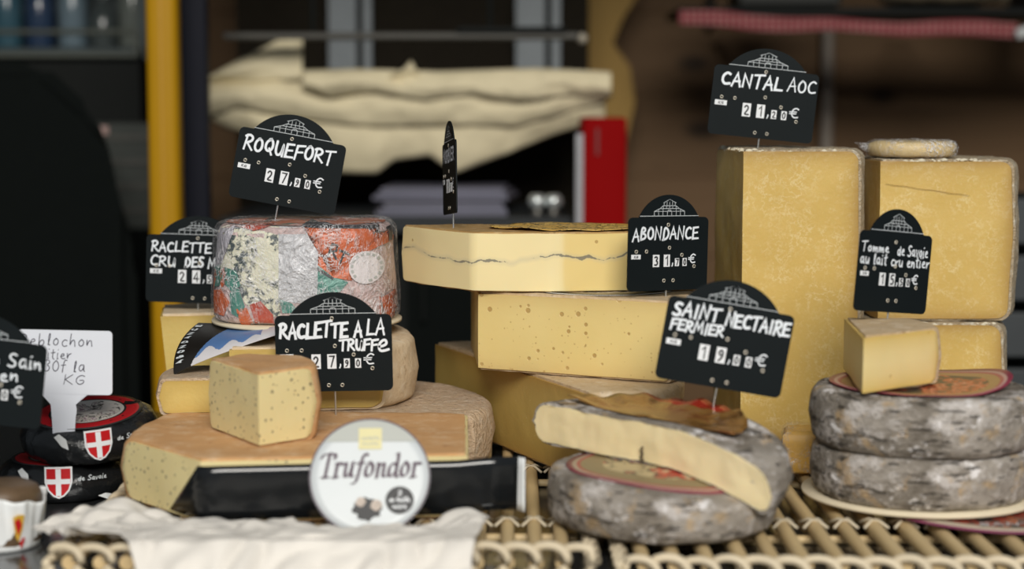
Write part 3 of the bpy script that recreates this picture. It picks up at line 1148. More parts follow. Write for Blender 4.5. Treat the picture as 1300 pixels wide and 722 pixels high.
# small film-wrapped disc on the second cantal
sw = thing('wrapped_cheese', 'small flat cheese in crinkled cling film lying on top of the second tall block', 'cheese', (.463, 2.06, .3162))
cp = circle(0, 0, .051, 32)
b = loft(cp, ['r'] * 32, [(.001, 0, -.006), (.004, 0, -.001), (.012, 0, 0), (.016, 0, -.002), (.0185, 0, -.008)], .006, .0012, 60, 3)
obj('cheese_disc', b, plain('soft_cheese_rind', (.66, .50, .24), .5, var=.2, scale=30), sw, 180)
b = loft(cp, ['r'] * 32, [(.0, 0, -.006), (.003, 0, .001), (.012, 0, .0022), (.018, 0, -.001), (.0202, 0, -.008)], .004, .0022, 90, 5)
for k, (dx, dz) in enumerate(((0, 0), (.004, .002), (-.003, .004))):
    tube(b, [(-.049, -.004 + k * .004, .009 + dz), (-.058, -.006 + k * .004, .011 + dz), (-.063 + dx, -.008 + k * .003, .013 + dz)], [.004, .0025, .0006], 6)
obj('cling_film', b, M['film'], sw, 180)

# film wrapped morsel between the two grey stacks
sm = thing('wrapped_cheese', 'small orange-yellow cheese morsel in cling film at the foot of the tallest block', 'cheese', (.302, 1.805, .0))
q = [(-.025, -.02), (.02, -.024), (.026, .018), (-.018, .024)]
b = loft(q, ['r'] * 4, [(0, 0, -.003), (.003, 0, 0), (.04, 0, 0), (.045, 0, -.004)], .006, .0015, 50, 2)
obj('cheese_piece', b, plain('orange_yellow_cheese', (.70, .40, .06), .45, var=.15, scale=50), sm, 60)
b = loft(q, ['r'] * 4, [(-.0002, 0, -.002), (.003, 0, .0018), (.041, 0, .0016), (.047, 0, -.003)], .005, .002, 70, 4)
obj('cling_film', b, M['film_light'], sm, 180)

# ------------------------------------------------------------------ grey tommes at the right
TC = (.391, 1.676)


def tomme(label, z0, h, r, seed, cx=TC[0], cy=TC[1], group=None, mat='r_mould', warp=None):
    root = thing('tomme_cheese', label, 'cheese', (cx, cy, z0), group)
    n = 64
    cp = [((r + .0015 * math.sin(3 * a + seed)) * math.cos(a), (r + .0015 * math.sin(3 * a + seed)) * math.sin(a)) for a in [2 * PI * k / n for k in range(n)]]
    rn = .011
    lay = []
    for k in range(6):
        a = PI / 2 * k / 5
        lay.append((rn * (1 - math.cos(a)), 0, -rn * .8 * (1 - math.sin(a))))
    lay.append((h / 2, 0, .002))
    for k in range(6):
        a = PI / 2 * k / 5
        lay.append((h - rn * (1 - math.sin(a)), 0, -rn * .8 * (1 - math.cos(a))))
    obj('rind', loft(cp, ['r'] * n, lay, .004, .0014, 32, seed, warp=warp), M[mat], root, 180)
    return root


b = disc_bm(.1115, 0, 64, 4)
cb = obj('cardboard_disc', b, M['card'], None, 180)
solid(cb, .0025, 0)
cb.location = (TC[0], TC[1], T + .0062)
tag(cb, 'pale round card board under the two stacked grey wheels', 'board')
tomme('lower of the two stacked grey mouldy wheels on a pale card board', .0078, .0475, .1035, 21)
tm = tomme('upper grey mouldy wheel of the stack, with a red label on top', .0560, .053, .1045, 22)
lm = radial_label('tomme_label', [(0, (.05, .04, .03)), (.74, (.36, .21, .08)), (.86, (.36, .06, .08)), (.9, (.50, .30, .28)), (.94, (.30, .05, .08))],
                  (45, [(0, (.03, .028, .026)), (.45, (.09, .06, .04)), (.51, (.50, .09, .02)), (.56, (.66, .40, .28)), (.58, (.45, .08, .02)), (.62, (.05, .045, .03))], .74), R=.086)
top_label(tm, 'paper_label', .0, .006, .0532, .086, lm, .0008, 4, label='round red-bordered paper label',
          lift=lambda x, y: max(0, x - .03) ** 2 * 3.2 + max(0, math.hypot(x, y) - .07) * .1)
lm2 = radial_label('loose_round_label', [(0, (.06, .05, .045)), (.55, (.06, .05, .045)), (.80, (.50, .42, .32)), (.93, (.22, .05, .10))],
                   (40, [(0, (.03, .028, .026)), (.45, (.30, .04, .02)), (.53, (.10, .06, .05)), (.58, (.52, .12, .03)), (.63, (.04, .035, .03))], .82), R=.118)
lo = thing('round_label', 'loose dark and red round paper label lying on the slats under the card board', 'label', (.4555, 1.640, .0018))
ol = obj('paper_disc', disc_bm(.118, 0, 64, 6, lambda x, y: mnoise.noise(Vector((x * 20, y * 20, 2))) * .0008), lm2, lo, 180)
solid(ol, .0004)
b = bmesh.new()
for s in strokes('SANTE', -.040, .022, -.0935, .010, .1, .02):
    ribbon(b, s, .002, -.0016)
for v in b.verts:
    v.co = Vector((v.co.x, v.co.z, -v.co.y))
obj('lettering', b, M['print_white'], lo)
b = bmesh.new()
box(b, (.030, -.1005, .0016), (.018, .010, .0002)); obj('flag_patch', b, M['red_print'], lo)
b = bmesh.new(); box(b, (.030, -.1005, .0018), (.013, .0025, .0002)); box(b, (.030, -.1005, .0018), (.0025, .008, .0002)); obj('flag_cross', b, M['white_tile'], lo)

cheese('tomme_wedge', 'cream-coloured cheese wedge with grey rind resting on the label of the grey stack', 'cheese',
       [((.322, 1.603), 'c'), ((.405, 1.668), 'r', .10), ((.397, 1.742), 'c'), ((.333, 1.752), 'c')],
       .1118, .054, M['p_tomme'], M['r_abondance'], t=.002, rnd=.006, bul=.002, amp=.0012, seed=24, ds=.005)

# ------------------------------------------------------------------ saint nectaire
SNC = (.137, 1.586)
sn = tomme('grey mouldy whole wheel under the drooping cut half, at the corner of the tray', .0005, .0485, .103, 31, *SNC, mat='r_mould_light',
           warp=lambda v: Vector((v.x, v.y, v.z * (1 - .36 * min(1, max(0, (v.x * .72 - v.y * .69) / .10)) ** 1.7))))
lm = radial_label('nectaire_label', [(0, (.24, .18, .09)), (.72, (.24, .18, .09)), (.84, (.36, .03, .04)), (.88, (.40, .30, .22)), (.93, (.25, .05, .07))],
                  (40, [(0, (.5, .4, .22)), (.5, (.06, .05, .04)), (.56, (.5, .05, .03)), (.62, (.55, .45, .28))], .6), R=.084)
top_label(sn, 'paper_label', -.004, .002, .0488, .084, lm, .0006, 7, label='round red-bordered paper label',
          lift=lambda x, y: -.0485 * .36 * min(1, max(0, ((x - .004) * .72 - (y + .002) * .69) / .10)) ** 1.7)
# the half: chord through the centre, body behind it
yaw = math.radians(-44)
hc = (.122, 1.588)
hn = thing('nectaire_half', 'cut half of a grey-rinded soft cheese sagging over the whole wheel, gold label on top', 'cheese', (hc[0], hc[1], .0497), None, (0, 0, yaw))


def sag(v):
    w = v.copy()
    # the right end bends down over the softened edge of the wheel below, the left end is a touch lifted
    f = max(0, 1 - max(0, v.y) * 7)
    if v.x > .0:
        w.z -= (.030 * (v.x / .14) ** 2) * (.35 + .65 * f)
    w.z += max(0, -v.x - .03) * .03
    return w


NR = .140
NB = .106
pts = [(-NR, 0), (-.07, .001), (.0, .0015), (.07, -.001), (NR, 0)]
flags = ['c'] * 4
for k in range(0, 33):
    a = PI * k / 33
    if k:
        pts.append((NR * math.cos(a), NB * math.sin(a)))
    flags.append('r')
flags = flags[:len(pts)]
hgt = .040
lay = []
rn = .016
for k in range(6):
    a = PI / 2 * k / 5
    lay.append((rn * (1 - math.cos(a)), -.0006, -rn * (1 - math.sin(a))))
lay.append((hgt / 2, 0, .002))
for k in range(6):
    a = PI / 2 * k / 5
    lay.append((hgt - rn * (1 - math.sin(a)), -.0006, -rn * (1 - math.cos(a))))
obj('rind', loft(pts, flags, lay, .005, .0016, 30, 33, warp=sag), M['r_mould_light'], hn, 60)
pl = [(.0022 + (hgt - .0044) * z / hgt, .0014, dr - .0022) for z, dc, dr in lay]
obj('paste', loft(pts, flags, pl, .004, .0016, 45, 34, warp=sag), M['p_nectaire'], hn, 60)


bm = bmesh.new()
for k in range(7):
    zz = .002 + k * .0022
    box(bm, (-.004 + .0008 * math.sin(k * 2.2), -.0016, zz), (.0022 - .0002 * k, .0024, .0024), rot=Matrix.Rotation(.3 * math.sin(k), 3, 'Y'))
obj('crack', bm, plain('crack_shade', (.10, .075, .045), .8), hn)


def gold_fn(u, v):
    # half-disc label on top, its rim lifted and wavy
    a = PI * (.02 + .96 * u)
    r = .006 + .118 * v
    x, y = r * math.cos(a) * .80 - .012, r * math.sin(a) * .70 + .010
    s = sag(Vector((x, max(y, 0), hgt)))
    lift = .0012 + max(0, r - .08) * .10 + (.0016 * math.sin(9 * a) + .0013 * math.sin(21 * a)) * max(0, (r - .06)) / .06
    return Vector((x, y, s.z + lift))


gm = NT('gold_red_label')
gn = gm.noise(28, 4, .6)
gx, gy, gz = gm.sep()
gd = gm.math('SQRT', gm.math('ADD', gm.math('MULTIPLY', gx, gx), gm.math('MULTIPLY', gy, gy)))
gc = gm.ramp(gn, [(.3, (.12, .05, .012)), (.5, (.34, .175, .045)), (.64, (.26, .09, .025))])
gc = gm.mix(gm.math('GREATER_THAN', gm.math('ADD', gm.math('MULTIPLY', gy, 1.25), gm.math('MULTIPLY', gn, .02)), .108), gc, (.42, .03, .012))
gm.bump(gm.noise(60, 3), .4, .003)
o = obj('paper_label', grid_surf(gold_fn, 72, 10), gm.fin(gc, .22, .35), hn, 180)
solid(o, .0004)
o['label'] = 'gold and red foil label with a wavy rim'

# ------------------------------------------------------------------ blue cheese in foil
RB = (-.2285, 1.963)
rq = thing('blue_cheese', 'blue-veined cheese half in silver foil, torn orange paper and cling film on a card disc', 'cheese', (RB[0], RB[1], .1430))
rr = .0990
pts, n = [], 60
for k in range(n):
    a = 2 * PI * k / n
    x, y = rr * math.cos(a), rr * math.sin(a)
    p = 5.0   # rounded-block plan
    s = rr / ((abs(x) ** p + abs(y) ** p) ** (1 / p)) if k else 1
    s = 1 + (s - 1) * .62
    pts.append((x * s, y * s * .93))
HB = .1045
lay = [(0, 0, -.006), (.0015, 0, -.002), (.006, 0, .001), (.03, 0, .001), (.075, 0, -.003), (HB - .008, 0, -.004), (HB - .002, 0, -.008), (HB, 0, -.014)]
bmb = loft(pts, ['r'] * n, lay, .006, .0013, 28, 41)
bvh = BVHTree.FromBMesh(bmb)
obj('foil_body', bmb, M['foil_pink'], rq, 180)


def patch(name, pxs, mat, off=.0006, cuts=5, label=None):
    """wrapper pieces lying on the front of the cheese: outline in the photo's pixels at the cheese's depth"""
    bm = bmesh.new()
    vs = []
    for px, py in pxs:
        p = P(px, py, 1.878)
        vs.append(bm.verts.new((p.x - RB[0], 0, p.z - .1430)))
    f = bm.faces.new(vs)
    bmesh.ops.triangulate(bm, faces=[f])
    for _ in range(3):
        bmesh.ops.subdivide_edges(bm, edges=bm.edges[:], cuts=1, use_grid_fill=True)
        bmesh.ops.triangulate(bm, faces=bm.faces[:])
    dead = []
    for v in bm.verts:
        hit = bvh.ray_cast(Vector((v.co.x, -.3, v.co.z)), Vector((0, 1, 0)))
        if hit[0] is None:
            q = bvh.find_nearest(Vector((v.co.x, -.08, v.co.z)))
            hit = q
        v.co = hit[0] + hit[1] * off
    o = obj(name, bm, mat, rq, 180)
    if label:
        o['label'] = label
    return o


patch('cut_face', [(272, 292), (300, 284), (338, 282), (356, 284), (357, 400), (335, 402), (312, 385), (296, 352), (278, 345), (268, 330)], M['p_blue'], .0006, label='blue-veined cut face seen through the film')
patch('foil_edge', [(260, 285), (300, 283), (284, 296), (282, 330), (272, 346), (261, 344)], foil_mat('lilac_foil', (.72, .68, .74), .3, .5), .0011)
patch('foil_sheet', [(354, 287), (388, 287), (401, 300), (416, 316), (404, 338), (404, 372), (388, 384), (366, 382), (355, 376)], M['foil'], .0012, label='silver foil sheet')
patch('orange_label', [(382, 283), (500, 283), (499, 308), (478, 314), (456, 325), (438, 336), (446, 356), (424, 352), (404, 336), (416, 316), (404, 300)], M['orange_paper'], .0018, label='torn orange paper label')
patch('green_strip', [(404, 337), (424, 350), (442, 358), (432, 370), (404, 374)], M['green_paper'], .0016)
patch('black_rule', [(383, 287), (490, 290), (490, 293), (383, 290)], M['black_print'], .0024)
patch('black_rule', [(487, 290), (490, 290), (490, 310), (487, 310)], M['black_print'], .0024)
patch('black_rule', [(404, 339), (424, 352), (423, 355), (404, 343)], M['black_print'], .0024)


def pstroke(name, lines_, w, mat, off):
    bm = bmesh.new()
    for l in lines_:
        q = [Vector(p) for p in l]
        L_, R_2 = [], []
        for i, p in enumerate(q):
            d = (q[min(i + 1, len(q) - 1)] - q[max(i - 1, 0)]).normalized()
            o_ = Vector((-d.y, d.x)) * w / 2
            for lst, pp_ in ((L_, p + o_), (R_2, p - o_)):
                c_ = P(pp_.x, pp_.y, 1.878)
                hit = bvh.ray_cast(Vector((c_.x - RB[0], -.3, c_.z - .1430)), Vector((0, 1, 0)))
                lst.append(bm.verts.new(hit[0] + hit[1] * off))
        for i in range(len(q) - 1):
            bm.faces.new((L_[i], R_2[i], R_2[i + 1], L_[i + 1]))
    return obj(name, bm, mat, rq)


pstroke('black_letter', [[(416, 326), (422, 309)], [(421, 309), (428, 311), (427, 318), (419, 319)], [(422, 319), (427, 329)]], 2.8, M['black_print'], .0030)
pstroke('black_letter', [[(430, 317), (437, 320), (443, 323)], [(437, 320), (434, 327), (431, 334)]], 2.8, M['black_print'], .0030)
patch('round_sticker', [(463 + 21 * math.cos(2 * PI * k / 20), 340 + 21 * math.sin(2 * PI * k / 20)) for k in range(20)], foil_mat('pale_sticker', (.80, .74, .74), .45, .0, b=.3), .0024)
pstroke('sticker_print', [[(463 + 17 * math.cos(a + q * .11), 340 + 17 * math.sin(a + q * .11)) for q in range(3)] for a in [k * 2 * PI / 16 for k in range(16)] if not 1.2 < a < 2.2], 3.0, M['label_grey'], .0030)
frs = [([(263, 345), (275, 338), (284, 350), (276, 365), (264, 368)], 'green_paper'), ([(284, 340), (300, 344), (306, 362), (296, 372), (284, 360)], 'green_paper'),
       ([(266, 372), (280, 368), (292, 384), (284, 402), (268, 400)], 'orange_paper'), ([(292, 372), (304, 366), (312, 388), (306, 404), (294, 398)], 'green_paper'),
       ([(318, 386), (332, 381), (348, 398), (350, 412), (326, 412)], 'red_paper'), ([(300, 392), (314, 390), (324, 412), (306, 410)], 'orange_paper'),
       ([(262, 352), (268, 344), (272, 352), (266, 372), (261, 372)], 'orange_paper'), ([(276, 346), (284, 340), (288, 356), (280, 368)], 'orange_paper'), ([(318, 283), (342, 282), (344, 288), (322, 294), (306, 290)], 'red_paper'),
       ([(356, 378), (372, 384), (382, 396), (360, 396)], 'green_paper'), ([(480, 380), (500, 372), (505, 405), (488, 410)], 'orange_paper')]
for pxs, mm in frs:
    patch('torn_paper', pxs, M[mm], .0016)
tl = NT('orange_green_top')
tn_ = tl.noise(24, 3, .6)
tl.bump(tl.noise(60, 4, .7), .6, .004)
o = obj('top_paper', disc_bm(.088, 0, 48, 8, lambda x, y: mnoise.noise(Vector((x * 40, y * 40, 1))) * .0012, 1, .95),
        tl.fin(tl.ramp(tn_, [(.36, (.06, .14, .11)), (.44, (.42, .08, .03)), (.6, (.5, .13, .04)), (.66, (.3, .25, .2))]), .35), rq, 180)
o.location = (0, 0, HB + .0012)
pts2 = [(x * 1.012, y * 1.012) for x, y in pts]
lay2 = [(0, 0, -.004), (.002, 0, .001), (.006, 0, .0035), (.03, 0, .0032), (.075, 0, .0006), (HB - .006, 0, .0), (HB + .001, 0, -.005), (HB + .003, 0, -.012)]
obj('cling_film', loft(pts2, ['r'] * n, lay2, .004, .0014, 70, 43), M['film'], rq, 180)
b = disc_bm(.1045, 0, 64, 4)
cb = obj('cardboard_disc', b, M['card'], None, 180)
solid(cb, .0028, 0)
cb.location = (-.2265, 1.948, T + .1408)
tag(cb, 'pale round card disc beneath the foil-wrapped blue cheese', 'board')

# folded mountain label hanging out under the card disc
pl_w = [(px, py, Y) for px, py, Y in ()]


def leaf_fn(u, v):
    # u: 0 left tip .. 1 right; v: 0 top (tucked under the disc) .. 1 lower edge
    top = P(252 + 110 * u, 402 + 10 * u, 1.93 - .03 * u)
    top.z = max(.1345, .1385 - .0 * u)
    low = P(221 + 130 * u, 477 - 52 * u ** .8, 1.83 - .01 * u)
    mid = (top + low) / 2 + Vector((-.012 * (1 - u), -.028, .010))
    p = top * (1 - v) ** 2 + mid * 2 * v * (1 - v) + low * v * v
    return p


lf = thing('paper_leaflet', 'curled black and blue paper label with a snowy mountain hanging below the blue cheese', 'label', (-.30, 1.86, .1))
lb = Vector((-.30, 1.86, .1))


def leaf_mat(i, j):
    u, v = (i + .5) / 120, (j + .5) / 60
    if u < .30 + .22 * (1 - v) - .14 * v:
        return 0
    e = .80 - .16 * math.sin(u * 14) ** 2 * 1.0
    if u > .84:
        return 2
    if v > e + .08:
        return 2
    return 1


o = obj('paper_sheet', grid_surf(lambda u, v: leaf_fn(u, v) - lb, 120, 60, leaf_mat), [plain('black_brown_print', (.014, .012, .010), .35), plain('sky_blue_print', (.10, .20, .42), .35, var=.2, scale=30), plain('snow_print', (.62, .60, .62), .4, var=.1)], lf, 180)
solid(o, .0005)
# letters running up the left edge of the leaflet
b = bmesh.new()
for k, ch in enumerate('ABONDANCE'):
    v = .88 - k * .095
    for s in GL[ch][0]:
        s2 = chaikin(s) if ch in CURVY else s
        L_, R2 = [], []
        for (a, q_) in s2:
            for lst, dd in ((L_, -.06), (R2, .06)):
                p = leaf_fn(.035 + .055 * (1 - q_) + dd * .22, v - a * .09 + dd * .10) - lb
                lst.append(b.verts.new(p + Vector((-.0006, -.0012, .0006))))
        for i in range(len(L_) - 1):
            b.faces.new((L_[i], R2[i], R2[i + 1], L_[i + 1]))
obj('lettering', b, M['print_white'], lf)

# ------------------------------------------------------------------ reblochons


def shield(parent, cx_, cy_, cz_, r, ang, z, s=1.0):
    """white-edged red shield with a white cross on the side of a round pack"""
    e = bpy.data.objects.new('shield_emblem', None)
    outline = [(-.0115, .014), (.0115, .014), (.0115, .0), (.009, -.0075), (.0045, -.0125), (0, -.0145), (-.0045, -.0125), (-.009, -.0075), (-.0115, 0)]

    def wrap(bm, off):
        for v in bm.verts:
            a = ang + v.co.x * s / r
            rr_ = r + off
            v.co = Vector((cx_ + rr_ * math.sin(a), cy_ - rr_ * math.cos(a), cz_ + z + v.co.z * s))

    def face(o_):
        bm = bmesh.new()
        f = bm.faces.new([bm.verts.new((x, 0, zz)) for x, zz in o_])
        bmesh.ops.triangulate(bm, faces=[f])
        bmesh.ops.subdivide_edges(bm, edges=bm.edges[:], cuts=2, use_grid_fill=True)
        return bm
    m0 = face([(x * 1.16, zz * 1.13) for x, zz in outline])
    wrap(m0, .0018)
    base = obj('shield_emblem', m0, M['white_tile'], parent)
    m1 = face(outline)
    wrap(m1, .0022)
    obj('red_field', m1, M['red_print'], base)
    bm = bmesh.new()
    for o_ in ([(-.0025, .0138), (.0025, .0138), (.0025, -.0135), (-.0025, -.0135)], [(-.0113, .0035), (.0113, .0035), (.0113, -.0015), (-.0113, -.0015)]):
        f = bm.faces.new([bm.verts.new((x, 0, zz)) for x, zz in o_])
    bmesh.ops.subdivide_edges(bm, edges=bm.edges[:], cuts=3, use_grid_fill=True)
    wrap(bm, .0026)
    obj('white_cross', bm, M['white_tile'], base)
    bpy.data.objects.remove(e)


def reblochon(label, loc, rot, seed, ang, sz):
    r = thing('wrapped_reblochon', label, 'cheese', loc, None, rot)
    cp = circle(0, 0, .069, 40)
    lay = [(0, 0, -.012), (.003, 0, -.004), (.010, 0, 0), (.022, 0, .001), (.031, 0, -.004), (.0365, 0, -.013)]
    obj('wrapper', loft(cp, ['r'] * 40, lay, .005, .0022, 40, seed), M['black_wrap'], r, 180)
    t = radial_label('reblochon_label', [(0, (.55, .52, .48)), (.62, (.55, .52, .48)), (.66, (.02, .02, .02)), (.70, (.42, .012, .018)), (.93, (.02, .02, .02))],
                     (60, [(0, (.62, .58, .54)), (.52, (.05, .05, .05)), (.56, (.6, .56, .5)), (.61, (.16, .06, .12)), (.64, (.62, .6, .56))], .6), R=.056)
    top_label(r, 'paper_label', 0, 0, .0372, .056, t, .0005, seed, label='round red, black and white paper label')
    shield(r, 0, 0, 0, .0695, ang, sz)
    # torn white paper showing in a fold of the wrapper
    for (a, z, da, dz) in ((ang - .62, .027, .2, .012), (ang + .55, .004, .3, .006)):
        bm = bmesh.new()
        v = [bm.verts.new((.0715 * math.sin(a + u * da), -.0715 * math.cos(a + u * da), z + w * dz)) for u, w in ((0, .6), (.5, -.2), (1, -.5), (.9, .4), (.4, .9))]
        bm.faces.new(v)
        obj('torn_paper', bm, M['white_paper'], r)
    bm = bmesh.new()
    for s in strokes('de Savoie', 0, .030, 0, .005, .2, .03):
        ribbon(bm, s, .0009, 0)
    for v in bm.verts:
        a = ang + .26 + v.co.x / .0715
        v.co = Vector((.0722 * math.sin(a), -.0722 * math.cos(a), sz + .001 + v.co.z))
    obj('lettering', bm, M['print_white'], r)


reblochon('lower black-wrapped round cheese with red shield, flat on the steel counter', (-.462, 1.815, ZC), (0, 0, .1), 51, .02, .024)
reblochon('upper black-wrapped round cheese with a red-ringed label, stuck with a white tag', (-.437, 1.815, ZC + .0480), (math.radians(9), math.radians(-2), 0), 52, .36, .024)

# small paper-wrapped cheese at the corner
sp = thing('paper_wrapped_cheese', 'small brown-topped cheese in crumpled white paper on the steel counter', 'cheese', (-.4665, 1.585, ZC))
bm = bmesh.new()
lathe(bm, [(0, .001), (.032, .001), (.036, .006), (.037, .045), (.0365, .050), (.033, .056), (.02, .0585), (0, .059)], 40)
for v in bm.verts:
    v.co += Vector((mnoise.noise(v.co * 60), mnoise.noise(v.co * 60 + Vector((5, 0, 0))), mnoise.noise(v.co * 50 + Vector((0, 9, 0))))) * .0014
obj('brown_rind', bm, plain('brown_crust', (.12, .075, .04), .5, var=.5, scale=40), sp, 180)


def sleeve(u, v):
    a = 2 * PI * u
    rad = .0345 + .0075 * v + .0022 * math.sin(9 * a + v * 3) * v + .0010 * math.sin(23 * a) * v
    z = v * (.046 + .0028 * math.sin(4 * a) + .0016 * math.sin(9 * a + 1))
    return Vector((rad * math.cos(a), rad * math.sin(a), z + .0006))


o = obj('paper_sleeve', grid_surf(sleeve, 90, 12), M['white_paper'], sp, 180)
solid(o, .0006)
bm = bmesh.new()


def onsleeve(a, z, off=.0022):
    v = z / .046
    return Vector(((.0345 + .0095 * v + off) * math.sin(a), -(.0345 + .0095 * v + off) * math.cos(a), z))


f = bm.faces.new([bm.verts.new(onsleeve(a, z)) for a, z in ((.55, .034), (.66, .036), (.80, .035), (.78, .022), (.70, .010), (.62, .016))])
obj('yellow_mark', bm, plain('yellow_print', (.66, .40, .05), .5), sp)
bm = bmesh.new()
f = bm.faces.new([bm.verts.new(onsleeve(a, z, .0028)) for a, z in ((.58, .030), (.68, .033), (.75, .026), (.68, .016))])
obj('red_mark', bm, M['red_print'], sp)
bm = bmesh.new()
f = bm.faces.new([bm.verts.new(onsleeve(a, z, .0028)) for a, z in ((.72, .009), (.80, .014), (.86, .013), (.78, .003))])
obj('red_mark', bm, M['red_print'], sp)

# crumpled butcher paper over the front of the left tray


def paper_fn(u, v):
    x = -.418 + .392 * u
    yb = 1.545
    if x < -.285:
        yb = 1.548 + .030 * min(1, (-.285 - x) / .05)
    if x < -.385:
        yb -= (-.385 - x) * 1.3
    if -.195 < x < -.06:
        yb = 1.508 + .037 * (abs(x + .1275) / .0675) ** 3
    if x > -.06:
        yb = 1.545 - .02 * (x + .06) / .034
    yf = 1.405 if x > -.300 else 1.405 + .060 * min(1, (-.300 - x) / .03)
    if x < -.36:
        yf += (-.36 - x) * .9
    y = yb + (yf - yb) * v
    x += .016 * (v - .4) * max(0, (u - .8) / .2) * -1 + .006 * mnoise.noise(Vector((v * 6, u * 2, 9)))
    n = mnoise.noise(Vector((x * 22, y * 22, 3.1)))
    n2 = mnoise.noise(Vector((x * 55, y * 60, 8.1)))
    ridge = abs(mnoise.noise(Vector((x * 16 + y * 9, y * 20, 1.7))))
    r2 = abs(mnoise.noise(Vector((x * 38 - y * 30, y * 34 + x * 12, 4.4))))
    z = .0050 + .006 * max(0, n) + .0025 * n2 + .011 * ridge * (1 - v) + .011 * r2
    z += .012 * math.exp(-((x + .036) / .022) ** 2) * (1 - v) ** .5
    z += .010 * math.exp(-((x + .345) / .03) ** 2) * max(0, 1 - v * 1.4)
    # over the rim and down the front
    if y < 1.485:
        z = max(z, .0165 + .003 * n + .005 * r2) if y > 1.438 else .0165 + .003 * n + .005 * r2 - (1.438 - y) * (1.0 + .5 * n)
        y -= .012 * ridge + .01 * r2
    return Vector((x, y, z))


pp = obj('butcher_paper', grid_surf(paper_fn, 130, 56), M['butcher'], None, 14)
solid(pp, .0004)
pp.location = (0, 0, T)
tag(pp, 'crumpled white butcher paper sheet draped over the front of the left bamboo tray', 'paper')

# ------------------------------------------------------------------ price signs
SW, SH, ST = .119, .0785, .0014


def sc_(px, py, w):
    return ((px - 455) / 780 * w, (417 - py) / 780 * w)


